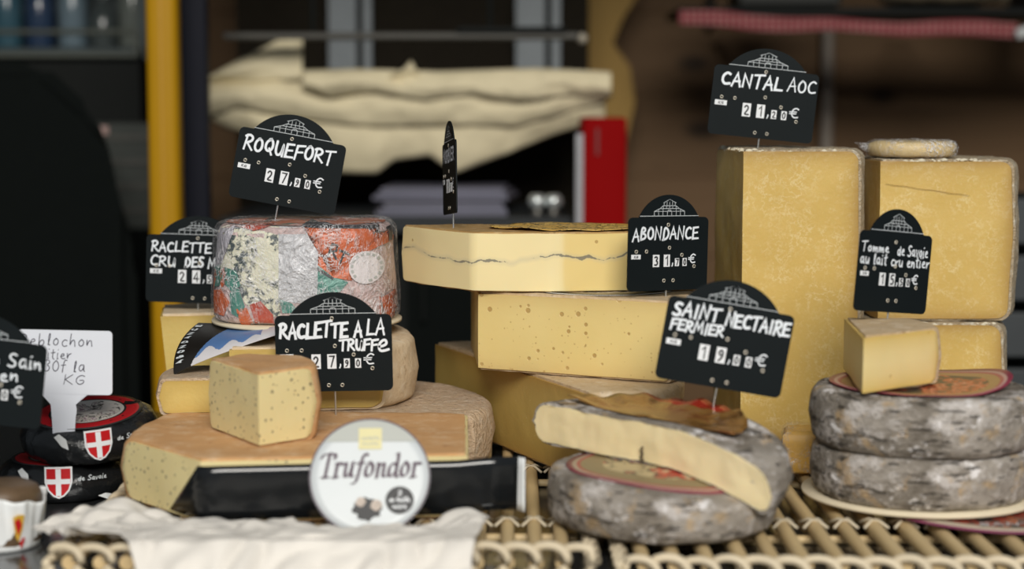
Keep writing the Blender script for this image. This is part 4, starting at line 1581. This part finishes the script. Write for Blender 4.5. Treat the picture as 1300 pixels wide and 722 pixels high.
def price_sign(label, px, py, Y, roll, yaw, pin_len, lines, price, w=SW, h=SH, dx=0.0, pin_x=0.0, group='black price signs on pins', blank=False, tilt=0, back=False, lean_pin=0.0):
    c = P(px, py, Y)
    rot = Matrix.Rotation(yaw, 3, 'Z') @ Matrix.Rotation(tilt, 3, 'X') @ Matrix.Rotation(roll, 3, 'Y')
    base = c - rot @ Vector((-pin_x, 0, h / 2 + pin_len))
    r = thing('price_sign', label, 'price sign', base, group, rot.to_euler())
    cz = h / 2 + pin_len
    cx0 = -pin_x
    # board with rounded corners and a domed head
    out = []
    cr = .0055
    for (sx, sz, a_) in ((1, -1, -90), (1, 1, 0)):
        for k in range(6):
            a = math.radians(a_ + 90 * k / 5)
            out.append((sx * (w / 2 - cr) + cr * math.cos(a), sz * (h / 2 - cr) + cr * math.sin(a)))
    dw = w * .372
    dh = .0232
    Rd = (dw * dw + dh * dh) / (2 * dh)
    for k in range(25):
        a = math.asin(dw / Rd) * (1 - 2 * k / 24)
        out.append((Rd * math.sin(a), h / 2 + Rd * math.cos(a) - (Rd - dh)))
    for (sx, sz, a_) in ((-1, 1, 90), (-1, -1, 180)):
        for k in range(6):
            a = math.radians(a_ + 90 * k / 5)
            out.append((sx * (w / 2 - cr) + cr * math.cos(a), sz * (h / 2 - cr) + cr * math.sin(a)))
    bm = bmesh.new()
    f = bm.faces.new([bm.verts.new((cx0 + x, -ST / 2, cz + z)) for x, z in out])
    ext = bmesh.ops.extrude_face_region(bm, geom=[f])
    for v in ext['geom']:
        if isinstance(v, bmesh.types.BMVert):
            v.co.y += ST
    obj('board', bm, M['board'], r)
    yf = -ST / 2 - .0003
    k = w

    def pt(x, z):
        return (cx0 + x, cz + z)
    # market hall emblem
    bm = bmesh.new()
    hw, hh, zb = .19 * w, .0165, h / 2 + .0014
    ribbon(bm, [pt(-dw * .98, zb), pt(dw * .98, zb)], .0007, yf)

    def em(*pts_):
        ribbon(bm, [pt(a * hw, zb + .0006 + q * hh) for a, q in pts_], .00055, yf)
    em((-1, 0), (-1, .25), (-.64, .42), (.64, .42), (1, .25), (1, 0))
    em((-1, .25), (1, .25))
    for xx in (-.72, -.44, .44, .72):
        em((xx, 0), (xx, .40))
    em((-.14, 0), (-.14, .24), (-.07, .32), (.07, .32), (.14, .24), (.14, 0))
    em((-.64, .42), (-.42, .60), (.42, .60), (.64, .42))
    for xx in (-.42, -.2, 0, .2, .42):
        em((xx, .42), (xx, .6))
    em((-.36, .60), (-.36, .80), (0, 1.0), (.36, .80), (.36, .60))
    em((-.42, .78), (0, 1.0), (.42, .78))
    for xx in (-.18, 0, .18):
        em((xx, .60), (xx, .84))
    obj('hall_emblem', bm, M['print_white'], r)
    # eyelets
    eb = None
    for ex, ey in ((447, 183), (142, 395), (240, 395), (463, 368), (587, 428), (710, 522), (416, 632), (506, 632)):
        x, z = sc_(ex, ey, w)
        if eb is None:
            bm = bmesh.new()
            tube(bm, [(.0016 * math.cos(2 * PI * q / 14), 0, .0016 * math.sin(2 * PI * q / 14)) for q in range(15)], .0005, 6, caps=False)
            eo = obj('eyelet', bm, M['brass'], r, 180)
            eb = eo
        else:
            eo = eb.copy()
            C.objects.link(eo)
        eo.location = (cx0 + x, yf, cz + z)
    # handwriting
    st = []
    for (tx, x0, x1, yb, hh_, pen, sl) in lines:
        for s in strokes(tx, x0 * w, x1 * w, yb * w, hh_ * w, slope=sl):
            st.append(([pt(*q) for q in s], pen * 1.2))
    bm = bmesh.new()
    for i, (s, pen) in enumerate(st):
        ribbon(bm, s, pen, yf - .00004 * (i % 6))
    obj('handwriting', bm, M['white_pen'], r)
    # unit chip
    bm = bmesh.new()
    x, z = sc_(140, 437, w)
    box(bm, (cx0 + x, yf, cz + z), (.115 * w, .0004, .046 * w), bev=.0001)
    uc = obj('unit_chip', bm, M['white_tile'], r)
    bm = bmesh.new()
    for s in strokes('KG', x - .026 * w, x + .026 * w, z - .011 * w, .022 * w):
        ribbon(bm, [pt(*q) for q in s], .0006, yf - .0005)
    obj('chip_lettering', bm, M['black_print'], uc)
    # price tiles
    tiles = [(335, 472, 62, 98, price[0]), (440, 472, 60, 98, price[1]), (540, 486, 40, 64, price[2]), (615, 486, 40, 64, price[3])]
    for tx, tz, tw_, th_, dg in tiles:
        if dg == ' ':
            continue
        x, z = sc_(tx, tz, w)
        a, q = tw_ / 780 * w, th_ / 780 * w
        bm = bmesh.new()
        box(bm, (cx0 + x, yf, cz + z), (a, .0004, q))
        to = obj('price_tile', bm, M['white_tile'], r)
        bm = bmesh.new()
        pen = .0017 if tw_ > 50 else .0013
        for s in strokes(dg, x - a * .30, x + a * .30, z - q * .36, q * .72, 0, 0):
            ribbon(bm, [pt(*v) for v in s], pen, yf - .0005)
        obj('numeral', bm, M['black_print'], to)
    bm = bmesh.new()
    x, z = sc_(655, 498, w)
    for s in strokes('€', x, x + .092 * w, z, .098 * w, 0, 0):
        ribbon(bm, [pt(*v) for v in s], .0014, yf)
    obj('euro_mark', bm, M['white_pen'], r)
    bm = bmesh.new()
    x, z = sc_(488, 500, w)
    for s in strokes(',', x, x + .022 * w, z, .1 * w, 0, 0):
        ribbon(bm, [pt(*v) for v in s], .0013, yf)
    obj('comma_mark', bm, M['white_pen'], r)
    # pin with its clip on the back
    bm = bmesh.new()
    tube(bm, [(lean_pin, ST / 2 + .0012, -.018), (0, ST / 2 + .0012, 0), (0, ST / 2 + .0012, pin_len + .02)], .0009, 8)
    box(bm, (0, ST / 2 + .001, pin_len + .012), (.006, .0016, .018))
    obj('pin', bm, M['steel'], r, 60)
    return r


R = math.radians
price_sign('black sign chalked ROQUEFORT, price 27,90, tilted above the foil-wrapped blue cheese', 365, 217, 1.965, R(10.8), R(2), .017,
           [('ROQUEFORT', -.44, .40, .125, .13, .0022, .005)], '2790', pin_x=-.004)
price_sign('black sign chalked RACLETTE A LA TRUFFE, price 27,90, over the big truffle half', 424, 448, 1.792, R(-1.0), R(0), .020,
           [('RACLETTE A', -.46, .245, .135, .125, .0028, .01), ('LA', .285, .44, .15, .13, .0022, .0), ('TRUFFé', .05, .47, .02, .095, .0022, .0)], '2790')
price_sign('black sign chalked ABONDANCE, price 31,70, in front of the ash-lined half', 848, 322, 1.825, R(1.2), R(30), .006,
           [('ABONDANCE', -.45, .37, .14, .125, .0019, .02)], '3170', w=.1, h=.0755)
price_sign('black sign chalked CANTAL AOC, price 21,20, on top of the tallest golden block', 969, 132, 2.035, R(6.0), R(2), .004,
           [('CANTAL', -.42, .16, .145, .12, .0024, -.01), ('AOC', .21, .48, .14, .12, .0016, .0)], '2120', w=.121, h=.0790)
price_sign('black sign chalked SAINT NECTAIRE FERMIER, price 19,00, over the sagging half', 920, 440, 1.640, R(9.8), R(0), .026,
           [('SAINT', -.45, -.08, .185, .105, .0023, .0), ('NECTAIRE', -.03, .48, .165, .105, .0023, -.01), ('FERMIER', -.45, -.03, .072, .085, .0020, .0)], '1900', pin_x=.0)
price_sign('black sign chalked Tomme de Savoie, price 15,50, pinned in the cream-coloured wedge', 1134, 346, 1.735, R(6.0), R(34), .010,
           [('Tomme', -.47, -.10, .19, .10, .0013, .0), ('de Savoie', .02, .45, .17, .11, .0013, .0), ('au lait cru entier', -.48, .48, .065, .11, .0013, .0)], '1550', w=.1, h=.0785)
price_sign('black sign chalked RACLETTE and CRU DES, half hidden behind the blue cheese', 252, 342, 2.075, R(2.0), R(0), .012,
           [('RACLETTE', -.45, .12, .165, .095, .0018, .0), ('AU LAIT', .20, .47, .16, .095, .0016, .0), ('CRU', -.46, -.22, .025, .095, .0017, .0), ('DES MONTS', -.13, .42, .02, .095, .0020, .0)], '2450', w=.123, h=.0795)
price_sign('black sign seen edge-on, pinned in the top of the ash-lined half', 571, 226, 1.945, R(-4.5), R(-81), .012,
           [('MORBIER', -.42, .40, .15, .12, .0022, .0)], '1990', pin_x=.012)
price_sign('black sign cut off by the picture edge in front of the white tag', -26, 483, 1.62, R(6.5), R(0), .055,
           [('Tomme du Sain', -.48, .47, .14, .115, .0014, .0), ('foin en', -.2, .30, .02, .10, .0014, .0)], '1990', lean_pin=0, pin_x=-.02)

# white tag on the reblochon
c = P(81, 458, 1.755)
wt = thing('name_tag', 'white plastic tag handwritten Reblochon stuck in the black-wrapped cheese', 'tag', (c.x, c.y, c.z - .062), None, (0, R(1.2), 0))
bm = bmesh.new()
tw, th = .0945, .0645
out = [(-.0125, -.012), (.0095, -.012)] + [(.0105 + .001 * math.sin(k), .006 + k * .004) for k in range(4)] + [(.016, .0255), (.022, .0285)]
cr = .004
for (sx, sz, a_) in ((1, -1, -90), (1, 1, 0), (-1, 1, 90), (-1, -1, 180)):
    for k in range(5):
        a = math.radians(a_ + 90 * k / 4)
        out.append((sx * (tw / 2 - cr) + cr * math.cos(a), .0285 + th / 2 + sz * (th / 2 - cr) + cr * math.sin(a)))
out += [(-.024, .0285), (-.0175, .0255), (-.0145, .018), (-.0135, .006)]
f = bm.faces.new([bm.verts.new((x, 0, z)) for x, z in out])
bmesh.ops.triangulate(bm, faces=[f])
o = obj('tag_plate', bm, plain('white_plastic', (.72, .75, .82), .45, var=.02), wt)
solid(o, .0012)
st = []
for tx, x0, x1, zz, hh_ in (('Reblochon', -.046, .028, .0770, .0125), ('fruitier', -.036, .006, .0640, .0105), ('30f la', -.022, .020, .0515, .0115), ('KG', -.002, .020, .0385, .0100)):
    st += strokes(tx, x0, x1, zz, hh_, .15, .05)
bm = bmesh.new()
for i, s in enumerate(st):
    ribbon(bm, s, .0008, -.0011 - .00003 * (i % 5))
obj('handwriting', bm, plain('dark_ink', (.05, .045, .07), .5), wt)

# ------------------------------------------------------------------ the back of the stall
# yellow post
c = P(212.5, 300, 3.0)
yp = thing('yellow_post', 'tall yellow painted stall post rising behind the raclette pile', 'post', (c.x, 3.0, -T))
b = bmesh.new(); box(b, (0, 0, 1.049), (.053, .05, 2.098), bev=.012); obj('post_tube', b, M['yellow'], yp, 60)
b = bmesh.new(); box(b, (0, 0, .01), (.12, .12, .02)); obj('foot_plate', b, M['grey_metal'], yp)
b = bmesh.new(); box(b, (0, -.0256, 1.04), (.004, .002, 2.05)); obj('front_strip', b, plain('post_strip', (.5, .26, .01), .5), yp)  # thin, slightly lighter strip up the front of the post
c = P(250, 300, 3.12)
nb = thing('navy_panel', 'narrow navy blue panel standing beside the yellow post', 'panel', (c.x, 3.12, -T))
b = bmesh.new(); box(b, (0, 0, 1.049), (.05, .03, 2.098), bev=.004); obj('panel_board', b, M['navy'], nb)
b = bmesh.new(); box(b, (-.022, -.016, 1.04), (.006, .004, 2.06)); obj('edge_strip', b, plain('blue_edge', (.008, .012, .035), .5), nb)

# black covered bundle at the left
bc = thing('covered_stack', 'black cloth cover draped over a tall stack left of the yellow post', 'cover', (-1.13, 3.2, -T))
b = bmesh.new()
o_ = [P(-260, 76, 3.2), P(60, 76, 3.2), P(128, 140, 3.2), P(148, 190, 3.2), P(166, 262, 3.2), P(186, 330, 3.2), P(196, 900, 3.2), P(-260, 900, 3.2)]
z_floor = -T
ring_f, ring_b = [], []
for k, p in enumerate(o_):
    zz = max(p.z, z_floor)
    ring_f.append(b.verts.new((p.x + 1.13, -.06 + .02 * math.sin(k), zz + T)))
    ring_b.append(b.verts.new((p.x * (1.13 if p.x > -1.3 else 1.0) + 1.13 - .01, .36, zz * (1 if k > 5 else .97) + T)))
b.faces.new(ring_f)
b.faces.new(ring_b[::-1])
for k in range(len(o_)):
    j = (k + 1) % len(o_)
    b.faces.new((ring_f[k], ring_f[j], ring_b[j], ring_b[k]))
bmesh.ops.bevel(b, geom=[e for e in b.edges], offset=.03, segments=3, affect='EDGES')
obj('cloth_cover', b, M['black_cloth'], bc, 60)
# dim goods showing behind the cover
c = P(165, 215, 3.75)
gb = thing('goods_box', 'dim grey-green box showing between the black cover and the yellow post', 'box', (c.x, 3.75, -T))
b = bmesh.new(); box(b, (0, 0, 1.085), (.20, .2, .22), bev=.006); obj('carton', b, plain('grey_green_carton', (.045, .052, .046), .7, var=.5, scale=14), gb)
b = bmesh.new(); box(b, (0, 0, .4875), (.24, .2, .975)); obj('stand', b, M['black_cloth'], gb)
for k in range(4):
    b = bmesh.new(); box(b, (0, -.102, 1.165 - k * .05), (.19, .006, .012)); obj('carton_band', b, plain('carton_band', (.06, .06, .052), .6, var=.3), gb)
b = bmesh.new(); box(b, (-.045, -.105, 1.180), (.05, .01, .016)); obj('pale_sticker', b, plain('pale_sticker_print', (.5, .33, .30), .5), gb)

# glass fronted cabinet with bottles, upper left
c0, c1 = P(-120, 76, 3.9), P(186, -60, 3.9)
gc_ = thing('glass_cabinet', 'dim glass-fronted cabinet with a metal rail above the black cover', 'cabinet', ((c0.x + c1.x) / 2, 4.0, c0.z))
cw, chh = c1.x - c0.x, c1.z - c0.z
b = bmesh.new()
box(b, (0, 0, .012), (cw, .3, .024)); box(b, (0, .14, chh / 2), (cw, .02, chh)); box(b, (-cw / 2, 0, chh / 2), (.02, .3, chh)); box(b, (cw / 2, 0, chh / 2), (.02, .3, chh)); box(b, (0, 0, chh), (cw, .3, .02))
obj('case', b, plain('cabinet_case', (.035, .052, .055), .5), gc_)
b = bmesh.new()
for zz in (.008, .058):
    tube(b, [(-cw / 2, -.16, zz), (cw / 2 - .012, -.16, zz)], .006, 8)
tube(b, [(cw / 2 - .012, -.16, .008), (cw / 2 - .012, -.16, .058)], .006, 8)
obj('rail', b, plain('dull_rail', (.12, .13, .11), .4, metal=.3), gc_, 60)
b = bmesh.new(); box(b, (0, -.02, -.45 - (c0.z + T - .9) / 2), (cw * .96, .24, .9 + (c0.z + T - .9)))
obj('base_cupboard', b, M['dark'], gc_)
# bottles
glass_b = plain('blue_grey_bottle', (.06, .10, .125), .2, var=.3, scale=8)
first = None
lbl = ['dim blue bottle at the far left inside the glass cabinet', 'dark blue bottle, second from the left inside the glass cabinet', 'pale-shouldered bottle in the middle of the glass cabinet', 'short dark bottle right of the pale-shouldered one in the cabinet', 'pale grey bottle nearest the yellow post inside the glass cabinet']
for k, px in enumerate((6, 47, 89, 128, 166)):
    p = P(px, 60, 3.95)
    bo = thing('bottle', lbl[k], 'bottle', (p.x, 3.98, c0.z + .0245), 'bottles in the glass cabinet')
    bm = bmesh.new()
    s = (1, .95, 1.0, .62, 1.05)[k]
    lathe(bm, [(0, 0), (.03, 0), (.032, .004), (.032, .11 * s), (.026, .135 * s), (.012, .155 * s), (.011, .19 * s), (0, .19 * s)], 20)
    col = ((.05, .12, .16), (.03, .055, .11), (.16, .22, .26), (.07, .085, .085), (.17, .19, .17))[k]
    obj('glass', bm, plain('bottle_glass', col, .15, var=.3, scale=10), bo, 50)
    bm = bmesh.new(); lathe(bm, [(.0125, .186 * s), (.0135, .187 * s), (.0135, .205 * s), (0, .206 * s)], 14); obj('cap', bm, M['dark'], bo, 50)

# back table with the black front, papers and the cream sheets
c0, c1 = P(270, 276, 3.35), P(735, 276, 3.35)
bt = thing('back_counter', 'low black work counter behind the cheeses under the cream sheets', 'counter', ((c0.x + c1.x) / 2, 3.60, -T))
cw = c1.x - c0.x - .02
hgt_c = c0.z + T
b = bmesh.new(); box(b, (0, 0, hgt_c - .015), (cw, .5, .03), bev=.004); obj('worktop', b, plain('dark_worktop', (.03, .034, .037), .5, spec=.2), bt)
b = bmesh.new(); box(b, (0, .02, (hgt_c - .03) / 2), (cw - .04, .44, hgt_c - .03)); obj('carcass', b, M['dark'], bt)
for sx in (-1, 1):
    b = bmesh.new(); box(b, (sx * cw / 4, -.21, hgt_c / 2), (cw / 2 - .04, .015, hgt_c - .1)); dd = obj('door', b, M['black_cloth'], bt)
    b = bmesh.new(); tube(b, [(sx * .05, -.23, hgt_c - .2), (sx * .05, -.23, hgt_c - .1)], .006, 8); obj('handle', b, M['dark'], dd)
# papers
for k, (px0, px1, py0, yy, rz, lb_) in enumerate(((478, 640, 262, 3.5, .06, 'lower sheet of the pale lilac paper stack on the black work counter'), (484, 652, 246, 3.58, -.1, 'upper slanted sheet pile of pale lilac paper on the black work counter'))):
    p0, p1 = P(px0, py0, yy), P(px1, py0, yy)
    st_ = thing('paper_stack', lb_, 'paper', ((p0.x + p1.x) / 2, yy, c0.z + .0005 + k * .026), 'paper stacks on the work counter', (0, 0, rz))
    for q in range(3):
        b = bmesh.new()
        box(b, (.006 * math.sin(q * 3), 0, .004 + q * .008), ((p1.x - p0.x) * (1 - .05 * q), .22, .0075), rot=Matrix.Rotation(.03 * q, 3, 'Z'))
        obj('sheets', b, M['lilac'], st_)
# taps / knobs
for k, px in enumerate((682, 703)):
    p = P(px, 268, 3.45)
    kn = thing('chrome_knob', ('chrome knob nearer the lilac papers on the black work counter', 'chrome knob nearer the red crate on the black work counter')[k], 'knob', (p.x, 3.45, c0.z + .0005), 'chrome knobs')
    b = bmesh.new(); lathe(b, [(0, 0), (.010, 0), (.008, .004), (.007, .012), (0, .012)], 16); obj('stem', b, M['grey_metal'], kn, 50)
    b = bmesh.new(); lathe(b, [(0, .011), (.012, .012), (.0175, .020), (.0175, .030), (.012, .038), (0, .039)], 20); obj('knob_head', b, plain('bright_chrome', (.75, .8, .8), .2, metal=.6), kn, 60)

# cream sheets hanging off a shelf
SY = 3.6


def hang(hem, top, y0, seed, nu=90, nv=16, bul=.02):
    """sheet hanging between a top line and a lower hem, both lists of (px, py)"""
    def itp(l, px):
        if px <= l[0][0]:
            return l[0][1]
        for (a, b_), (c_, d) in zip(l, l[1:]):
            if px <= c_:
                t = (px - a) / (c_ - a)
                return b_ + (d - b_) * t
        return l[-1][1]
    x0, x1 = hem[0][0], hem[-1][0]

    def fn(u, v):
        px = x0 + (x1 - x0) * u
        py = itp(top, px) * (1 - v) + itp(hem, px) * v
        y = y0 - bul * math.sin(v * PI * .9) + .016 * mnoise.noise(Vector((px * .016, v * 1.4, seed))) + .005 * mnoise.noise(Vector((px * .06, v * 3.5, seed + 4)))
        return P(px, py, y)
    return grid_surf(fn, nu, nv)


cs = thing('cream_sheets', 'pile of large cream paper sheets hanging crumpled over the back shelf', 'paper', P(520, 150, SY))
org = P(520, 150, SY)


def part(name, bm, m, off=org, parent=cs, th=.003):
    for v in bm.verts:
        v.co -= off
    o = obj(name, bm, m, parent, 180)
    solid(o, th)
    return o


part('hanging_sheet', hang([(268, 152), (290, 163), (345, 176), (400, 205), (430, 219), (478, 220), (500, 203), (545, 197), (578, 219), (640, 196), (700, 172), (768, 150)],
                           [(268, 112), (390, 118), (768, 112)], SY - .02, 1, bul=.03), M['cream'])
part('folded_sheet', hang([(264, 148), (300, 135), (384, 152), (470, 160), (560, 158), (660, 160), (770, 128)], [(264, 98), (384, 98), (768, 98)], SY - .05, 6, bul=.03), M['cream'])
part('upper_sheet', hang([(384, 112), (420, 122), (480, 116), (540, 126), (600, 118), (660, 127), (720, 120), (776, 122)], [(384, 90), (450, 88), (560, 91), (680, 87), (780, 92)], SY - .085, 11, bul=.02), M['cream'])
part('raised_corner', hang([(263, 102), (300, 104), (340, 103), (384, 100)], [(263, 98), (300, 78), (340, 58), (368, 43), (384, 42)], SY - .06, 15, 24, 12, bul=.015), M['cream'])
part('raised_fold', hang([(496, 96), (512, 95), (530, 96)], [(496, 94), (512, 88), (522, 76), (526, 84), (530, 94)], SY - .09, 18, 16, 6, bul=.008), M['cream'])
# the shelf under the sheets
p0, p1 = P(255, 116, SY + .08), P(775, 116, SY + .08)
sh = thing('back_shelf', 'dark shelf on two grey-blue uprights carrying the cream sheets', 'shelf', ((p0.x + p1.x) / 2, SY + .2, -T))
zs = p0.z + T
ox = (p0.x + p1.x) / 2
b = bmesh.new(); box(b, (0, 0, p0.z + T), (p1.x - p0.x, .34, .03), bev=.004); obj('shelf_board', b, M['dark'], sh)
for (a, c_) in ((415, 470), (655, 712)):
    q0, q1 = P(a, 60, 3.85), P(c_, 60, 3.85)
    b = bmesh.new(); box(b, ((q0.x + q1.x) / 2 - ox, .10, (zs + 2.099) / 2), (q1.x - q0.x, .03, 2.099 - zs)); up_ = obj('upright', b, M['grey_blue'], sh)
    b = bmesh.new(); box(b, ((q0.x + q1.x) / 2 - ox + .022, .083, (zs + 2.09) / 2), (.014, .012, 2.09 - zs - .03)); obj('groove', b, M['dark'], up_)
b = bmesh.new(); box(b, (0, .16, 1.05), ((p1.x - p0.x) * .92, .02, 2.098)); obj('back_board', b, plain('dark_brown_board', (.014, .011, .007), .8, spec=.1, var=.3), sh)
# slim rail in front of the uprights
p0, p1 = P(285, 46, 3.45), P(735, 46, 3.45)
ra = thing('hanging_rail', 'slim dark metal rail with a pale end knob above the cream sheets', 'rail', ((p0.x + p1.x) / 2, 3.45, (p0.z + p1.z) / 2))
hl = (p1.x - p0.x) / 2
b = bmesh.new(); box(b, (0, 0, 0), (hl * 2, .05, .013), bev=.003); obj('rail_bar', b, plain('dark_rail', (.055, .052, .044), .45, metal=.3), ra)
b = bmesh.new(); box(b, (hl * .62, -.01, .011), (hl * .62, .05, .012), bev=.004); obj('dark_clamp', b, M['dark'], ra)
b = bmesh.new(); bmesh.ops.create_icosphere(b, subdivisions=2, radius=.011, matrix=Matrix.Translation((hl + .006, 0, -.004))); obj('end_knob', b, plain('pale_knob', (.42, .38, .3), .4), ra, 180)
for s in (-.5, .5):
    b = bmesh.new(); tube(b, [(s * hl, 0, .005), (s * hl, 0, .1), (s * hl, 0, 2.10 - T - (p0.z + p1.z) / 2)], .005, 8); obj('hanger', b, M['dark'], ra)
# red crate
p0, p1, pt_ = P(740, 150, 3.3), P(796, 150, 3.3), P(740, 149, 3.3)
rc = thing('red_cabinet', 'bright red upright cabinet with a pale edge strip behind the ash-lined half', 'cabinet', ((p0.x + p1.x) / 2, 3.4, -T))
b = bmesh.new(); box(b, (0, 0, (pt_.z + T) / 2), (p1.x - p0.x, .2, pt_.z + T), bev=.006); obj('red_body', b, M['red'], rc, 50)
b = bmesh.new(); box(b, (-(p1.x - p0.x) / 2 - .006, -.09, (pt_.z + T) / 2 - .01), (.013, .03, pt_.z + T - .04)); obj('edge_strip', b, plain('pale_strip', (.40, .40, .42), .5), rc)
b = bmesh.new(); box(b, (-.014, -.102, pt_.z + T - .045), (.006, .004, .05)); obj('slot', b, plain('dark_red_slot', (.14, .005, .005), .5), rc)
# ochre plywood board with a curved edge
b = bmesh.new()
out = [P(708, 260, 4.35), P(790, 200, 4.35), P(806, 130, 4.35), P(800, 85, 4.35), P(778, 55, 4.35), P(790, 25, 4.35), P(812, -10, 4.35), P(820, -60, 4.35), P(708, -60, 4.35)]
pc = P(760, 260, 4.35)
vs = [b.verts.new((p.x - pc.x, 0, p.z + T)) for p in out[1:]]
vs = [b.verts.new((out[0].x - pc.x, 0, 0)), b.verts.new((out[1].x - pc.x, 0, 0))] + vs
f = b.faces.new(vs)
ext = bmesh.ops.extrude_face_region(b, geom=[f])
for v in ext['geom']:
    if isinstance(v, bmesh.types.BMVert):
        v.co.y += .03
ob = obj('plywood_board', b, M['ochre_ply'])
ob.location = (pc.x, 4.35, 0)
tag(ob, 'ochre plywood board with a curved right edge leaning before the brown plank wall', 'board')
# grey pipe
p = P(1060, 120, 4.45)
pi = thing('wall_pipe', 'thin grey vertical pipe on the brown plank wall behind the tallest block', 'pipe', (p.x, 4.56, -T))
b = bmesh.new(); tube(b, [(0, 0, 0), (0, 0, 2.099)], .016, 14); obj('pipe_tube', b, plain('grey_pipe', (.36, .31, .26), .5), pi, 60)
for zz in (.7, 1.6):
    b = bmesh.new(); box(b, (0, .01, zz), (.05, .03, .02)); obj('clip', b, M['grey_metal'], pi)

# gingham-edged shelf upper right
t = NT('red_gingham')
x, y, z = t.sep()
sx_ = t.math('GREATER_THAN', t.math('SINE', t.math('MULTIPLY', x, 2 * PI / .014)), 0)
sz_ = t.math('GREATER_THAN', t.math('SINE', t.math('MULTIPLY', z, 2 * PI / .014)), 0)
gcol = t.ramp(t.math('MULTIPLY', t.math('ADD', sx_, sz_), .5), [(0, (.42, .22, .20)), (.25, (.30, .06, .07)), (.75, (.21, .018, .028))], 'CONSTANT')
gm_ = t.fin(gcol, .8)
q0, q1 = P(862, 20, 3.85), P(1292, 35, 3.85)
gs = thing('gingham_shelf', 'high shelf edged with a red gingham strip at the upper right', 'shelf', ((q0.x + q1.x) / 2, 4.0, q0.z))
L_ = q1.x - q0.x


def ging(u, v):
    xx = -L_ / 2 + L_ * u
    dip = -.004 - (q0.z - q1.z) * u - .006 * math.sin(u * PI) + .003 * math.sin(u * 17)
    hh_ = .030 + .004 * math.sin(u * 9)
    return Vector((xx, -.155 + .006 * math.sin(u * 40), dip + hh_ * (.5 - v)))


o = obj('gingham_strip', grid_surf(ging, 80, 6), gm_, gs, 180); solid(o, .003)
b = bmesh.new(); box(b, (.15, 0, .010), (L_ + .3, .29, .016)); obj('shelf_board', b, M['dark'], gs)
for s in (-.3, .35):
    b = bmesh.new(); box(b, (s * L_, .29, .012), (.02, .30, .012)); box(b, (s * L_, .56, .05), (.02, .02, .08)); obj('bracket', b, M['dark'], gs)
b = bmesh.new(); box(b, (L_ / 2 + .012, -.165, -.034), (.045, .03, .022), rot=Matrix.Rotation(-.35, 3, 'Y'), bev=.004); obj('white_clip', b, plain('white_clip', (.6, .62, .62), .4), gs)
# dark goods on that shelf
for k, (a, c_, col, hh_, lb_) in enumerate(((932, 1060, (.012, .013, .010), .10, 'dark box standing left of the beige sack on the gingham shelf'), (1118, 1270, (.12, .095, .06), .05, 'beige sack lying on the gingham-edged shelf'), (1296, 1400, (.012, .012, .012), .12, 'dark box standing right of the beige sack on the gingham shelf'))):
    s0, s1 = P(a, 10, 3.95), P(c_, 10, 3.95)
    g = thing('sack' if k == 1 else 'storage_box', lb_, 'sack' if k == 1 else 'box', ((s0.x + s1.x) / 2, 3.97, q0.z + .0225), None if k == 1 else 'dark boxes on the gingham shelf')
    b = bmesh.new()
    if k == 1:
        bmesh.ops.create_icosphere(b, subdivisions=4, radius=1)
        for v in b.verts:
            v.co = Vector((v.co.x * (s1.x - s0.x) / 2 * 1.0, v.co.y * .1, hh_ / 2 + math.copysign(abs(v.co.z) ** .6, v.co.z) * hh_ / 2)) + Vector((0, 0, .004 * mnoise.noise(v.co * 3)))
        for v in b.verts:
            v.co.z = max(v.co.z, 0)
        obj('sack_body', b, plain('beige_sackcloth', col, .8, var=.2, scale=20), g, 180)
        b = bmesh.new(); tube(b, [((s1.x - s0.x) / 2 - .02, 0, hh_ * .5), ((s1.x - s0.x) / 2 + .02, 0, hh_ * .6)], [.016, .022], 10); obj('tied_end', b, plain('sack_end', col, .8), g, 60)
    else:
        box(b, (0, 0, hh_ / 2), (s1.x - s0.x, .2, hh_), bev=.006); obj('box_body', b, plain('dark_box', col, .6), g)
        b = bmesh.new(); box(b, (0, 0, hh_ + .004), ((s1.x - s0.x) * 1.03, .21, .008)); obj('lid', b, plain('dark_box_lid', tuple(v * 1.3 for v in col), .6), g)

# grey slatted crate at the right edge
p0 = P(1262, 252, 2.9)
cr_ = thing('grey_crate', 'dark grey slatted crate stack behind the second tall block', 'crate', (p0.x + .3, 3.05, -T))
hgt_r = p0.z + T
for k in range(7):
    b = bmesh.new(); box(b, (0, -.1, hgt_r - .04 - k * .095), (.6, .02, .075), bev=.003); obj('slat_board', b, plain('grey_slat', (.05, .056, .06), .5), cr_)
for s in (-1, 1):
    b = bmesh.new(); box(b, (s * .28, 0, hgt_r / 2), (.03, .18, hgt_r)); obj('corner_post', b, M['dark'], cr_)
b = bmesh.new(); box(b, (0, .09, hgt_r / 2), (.6, .02, hgt_r)); obj('back_board', b, M['dark'], cr_)
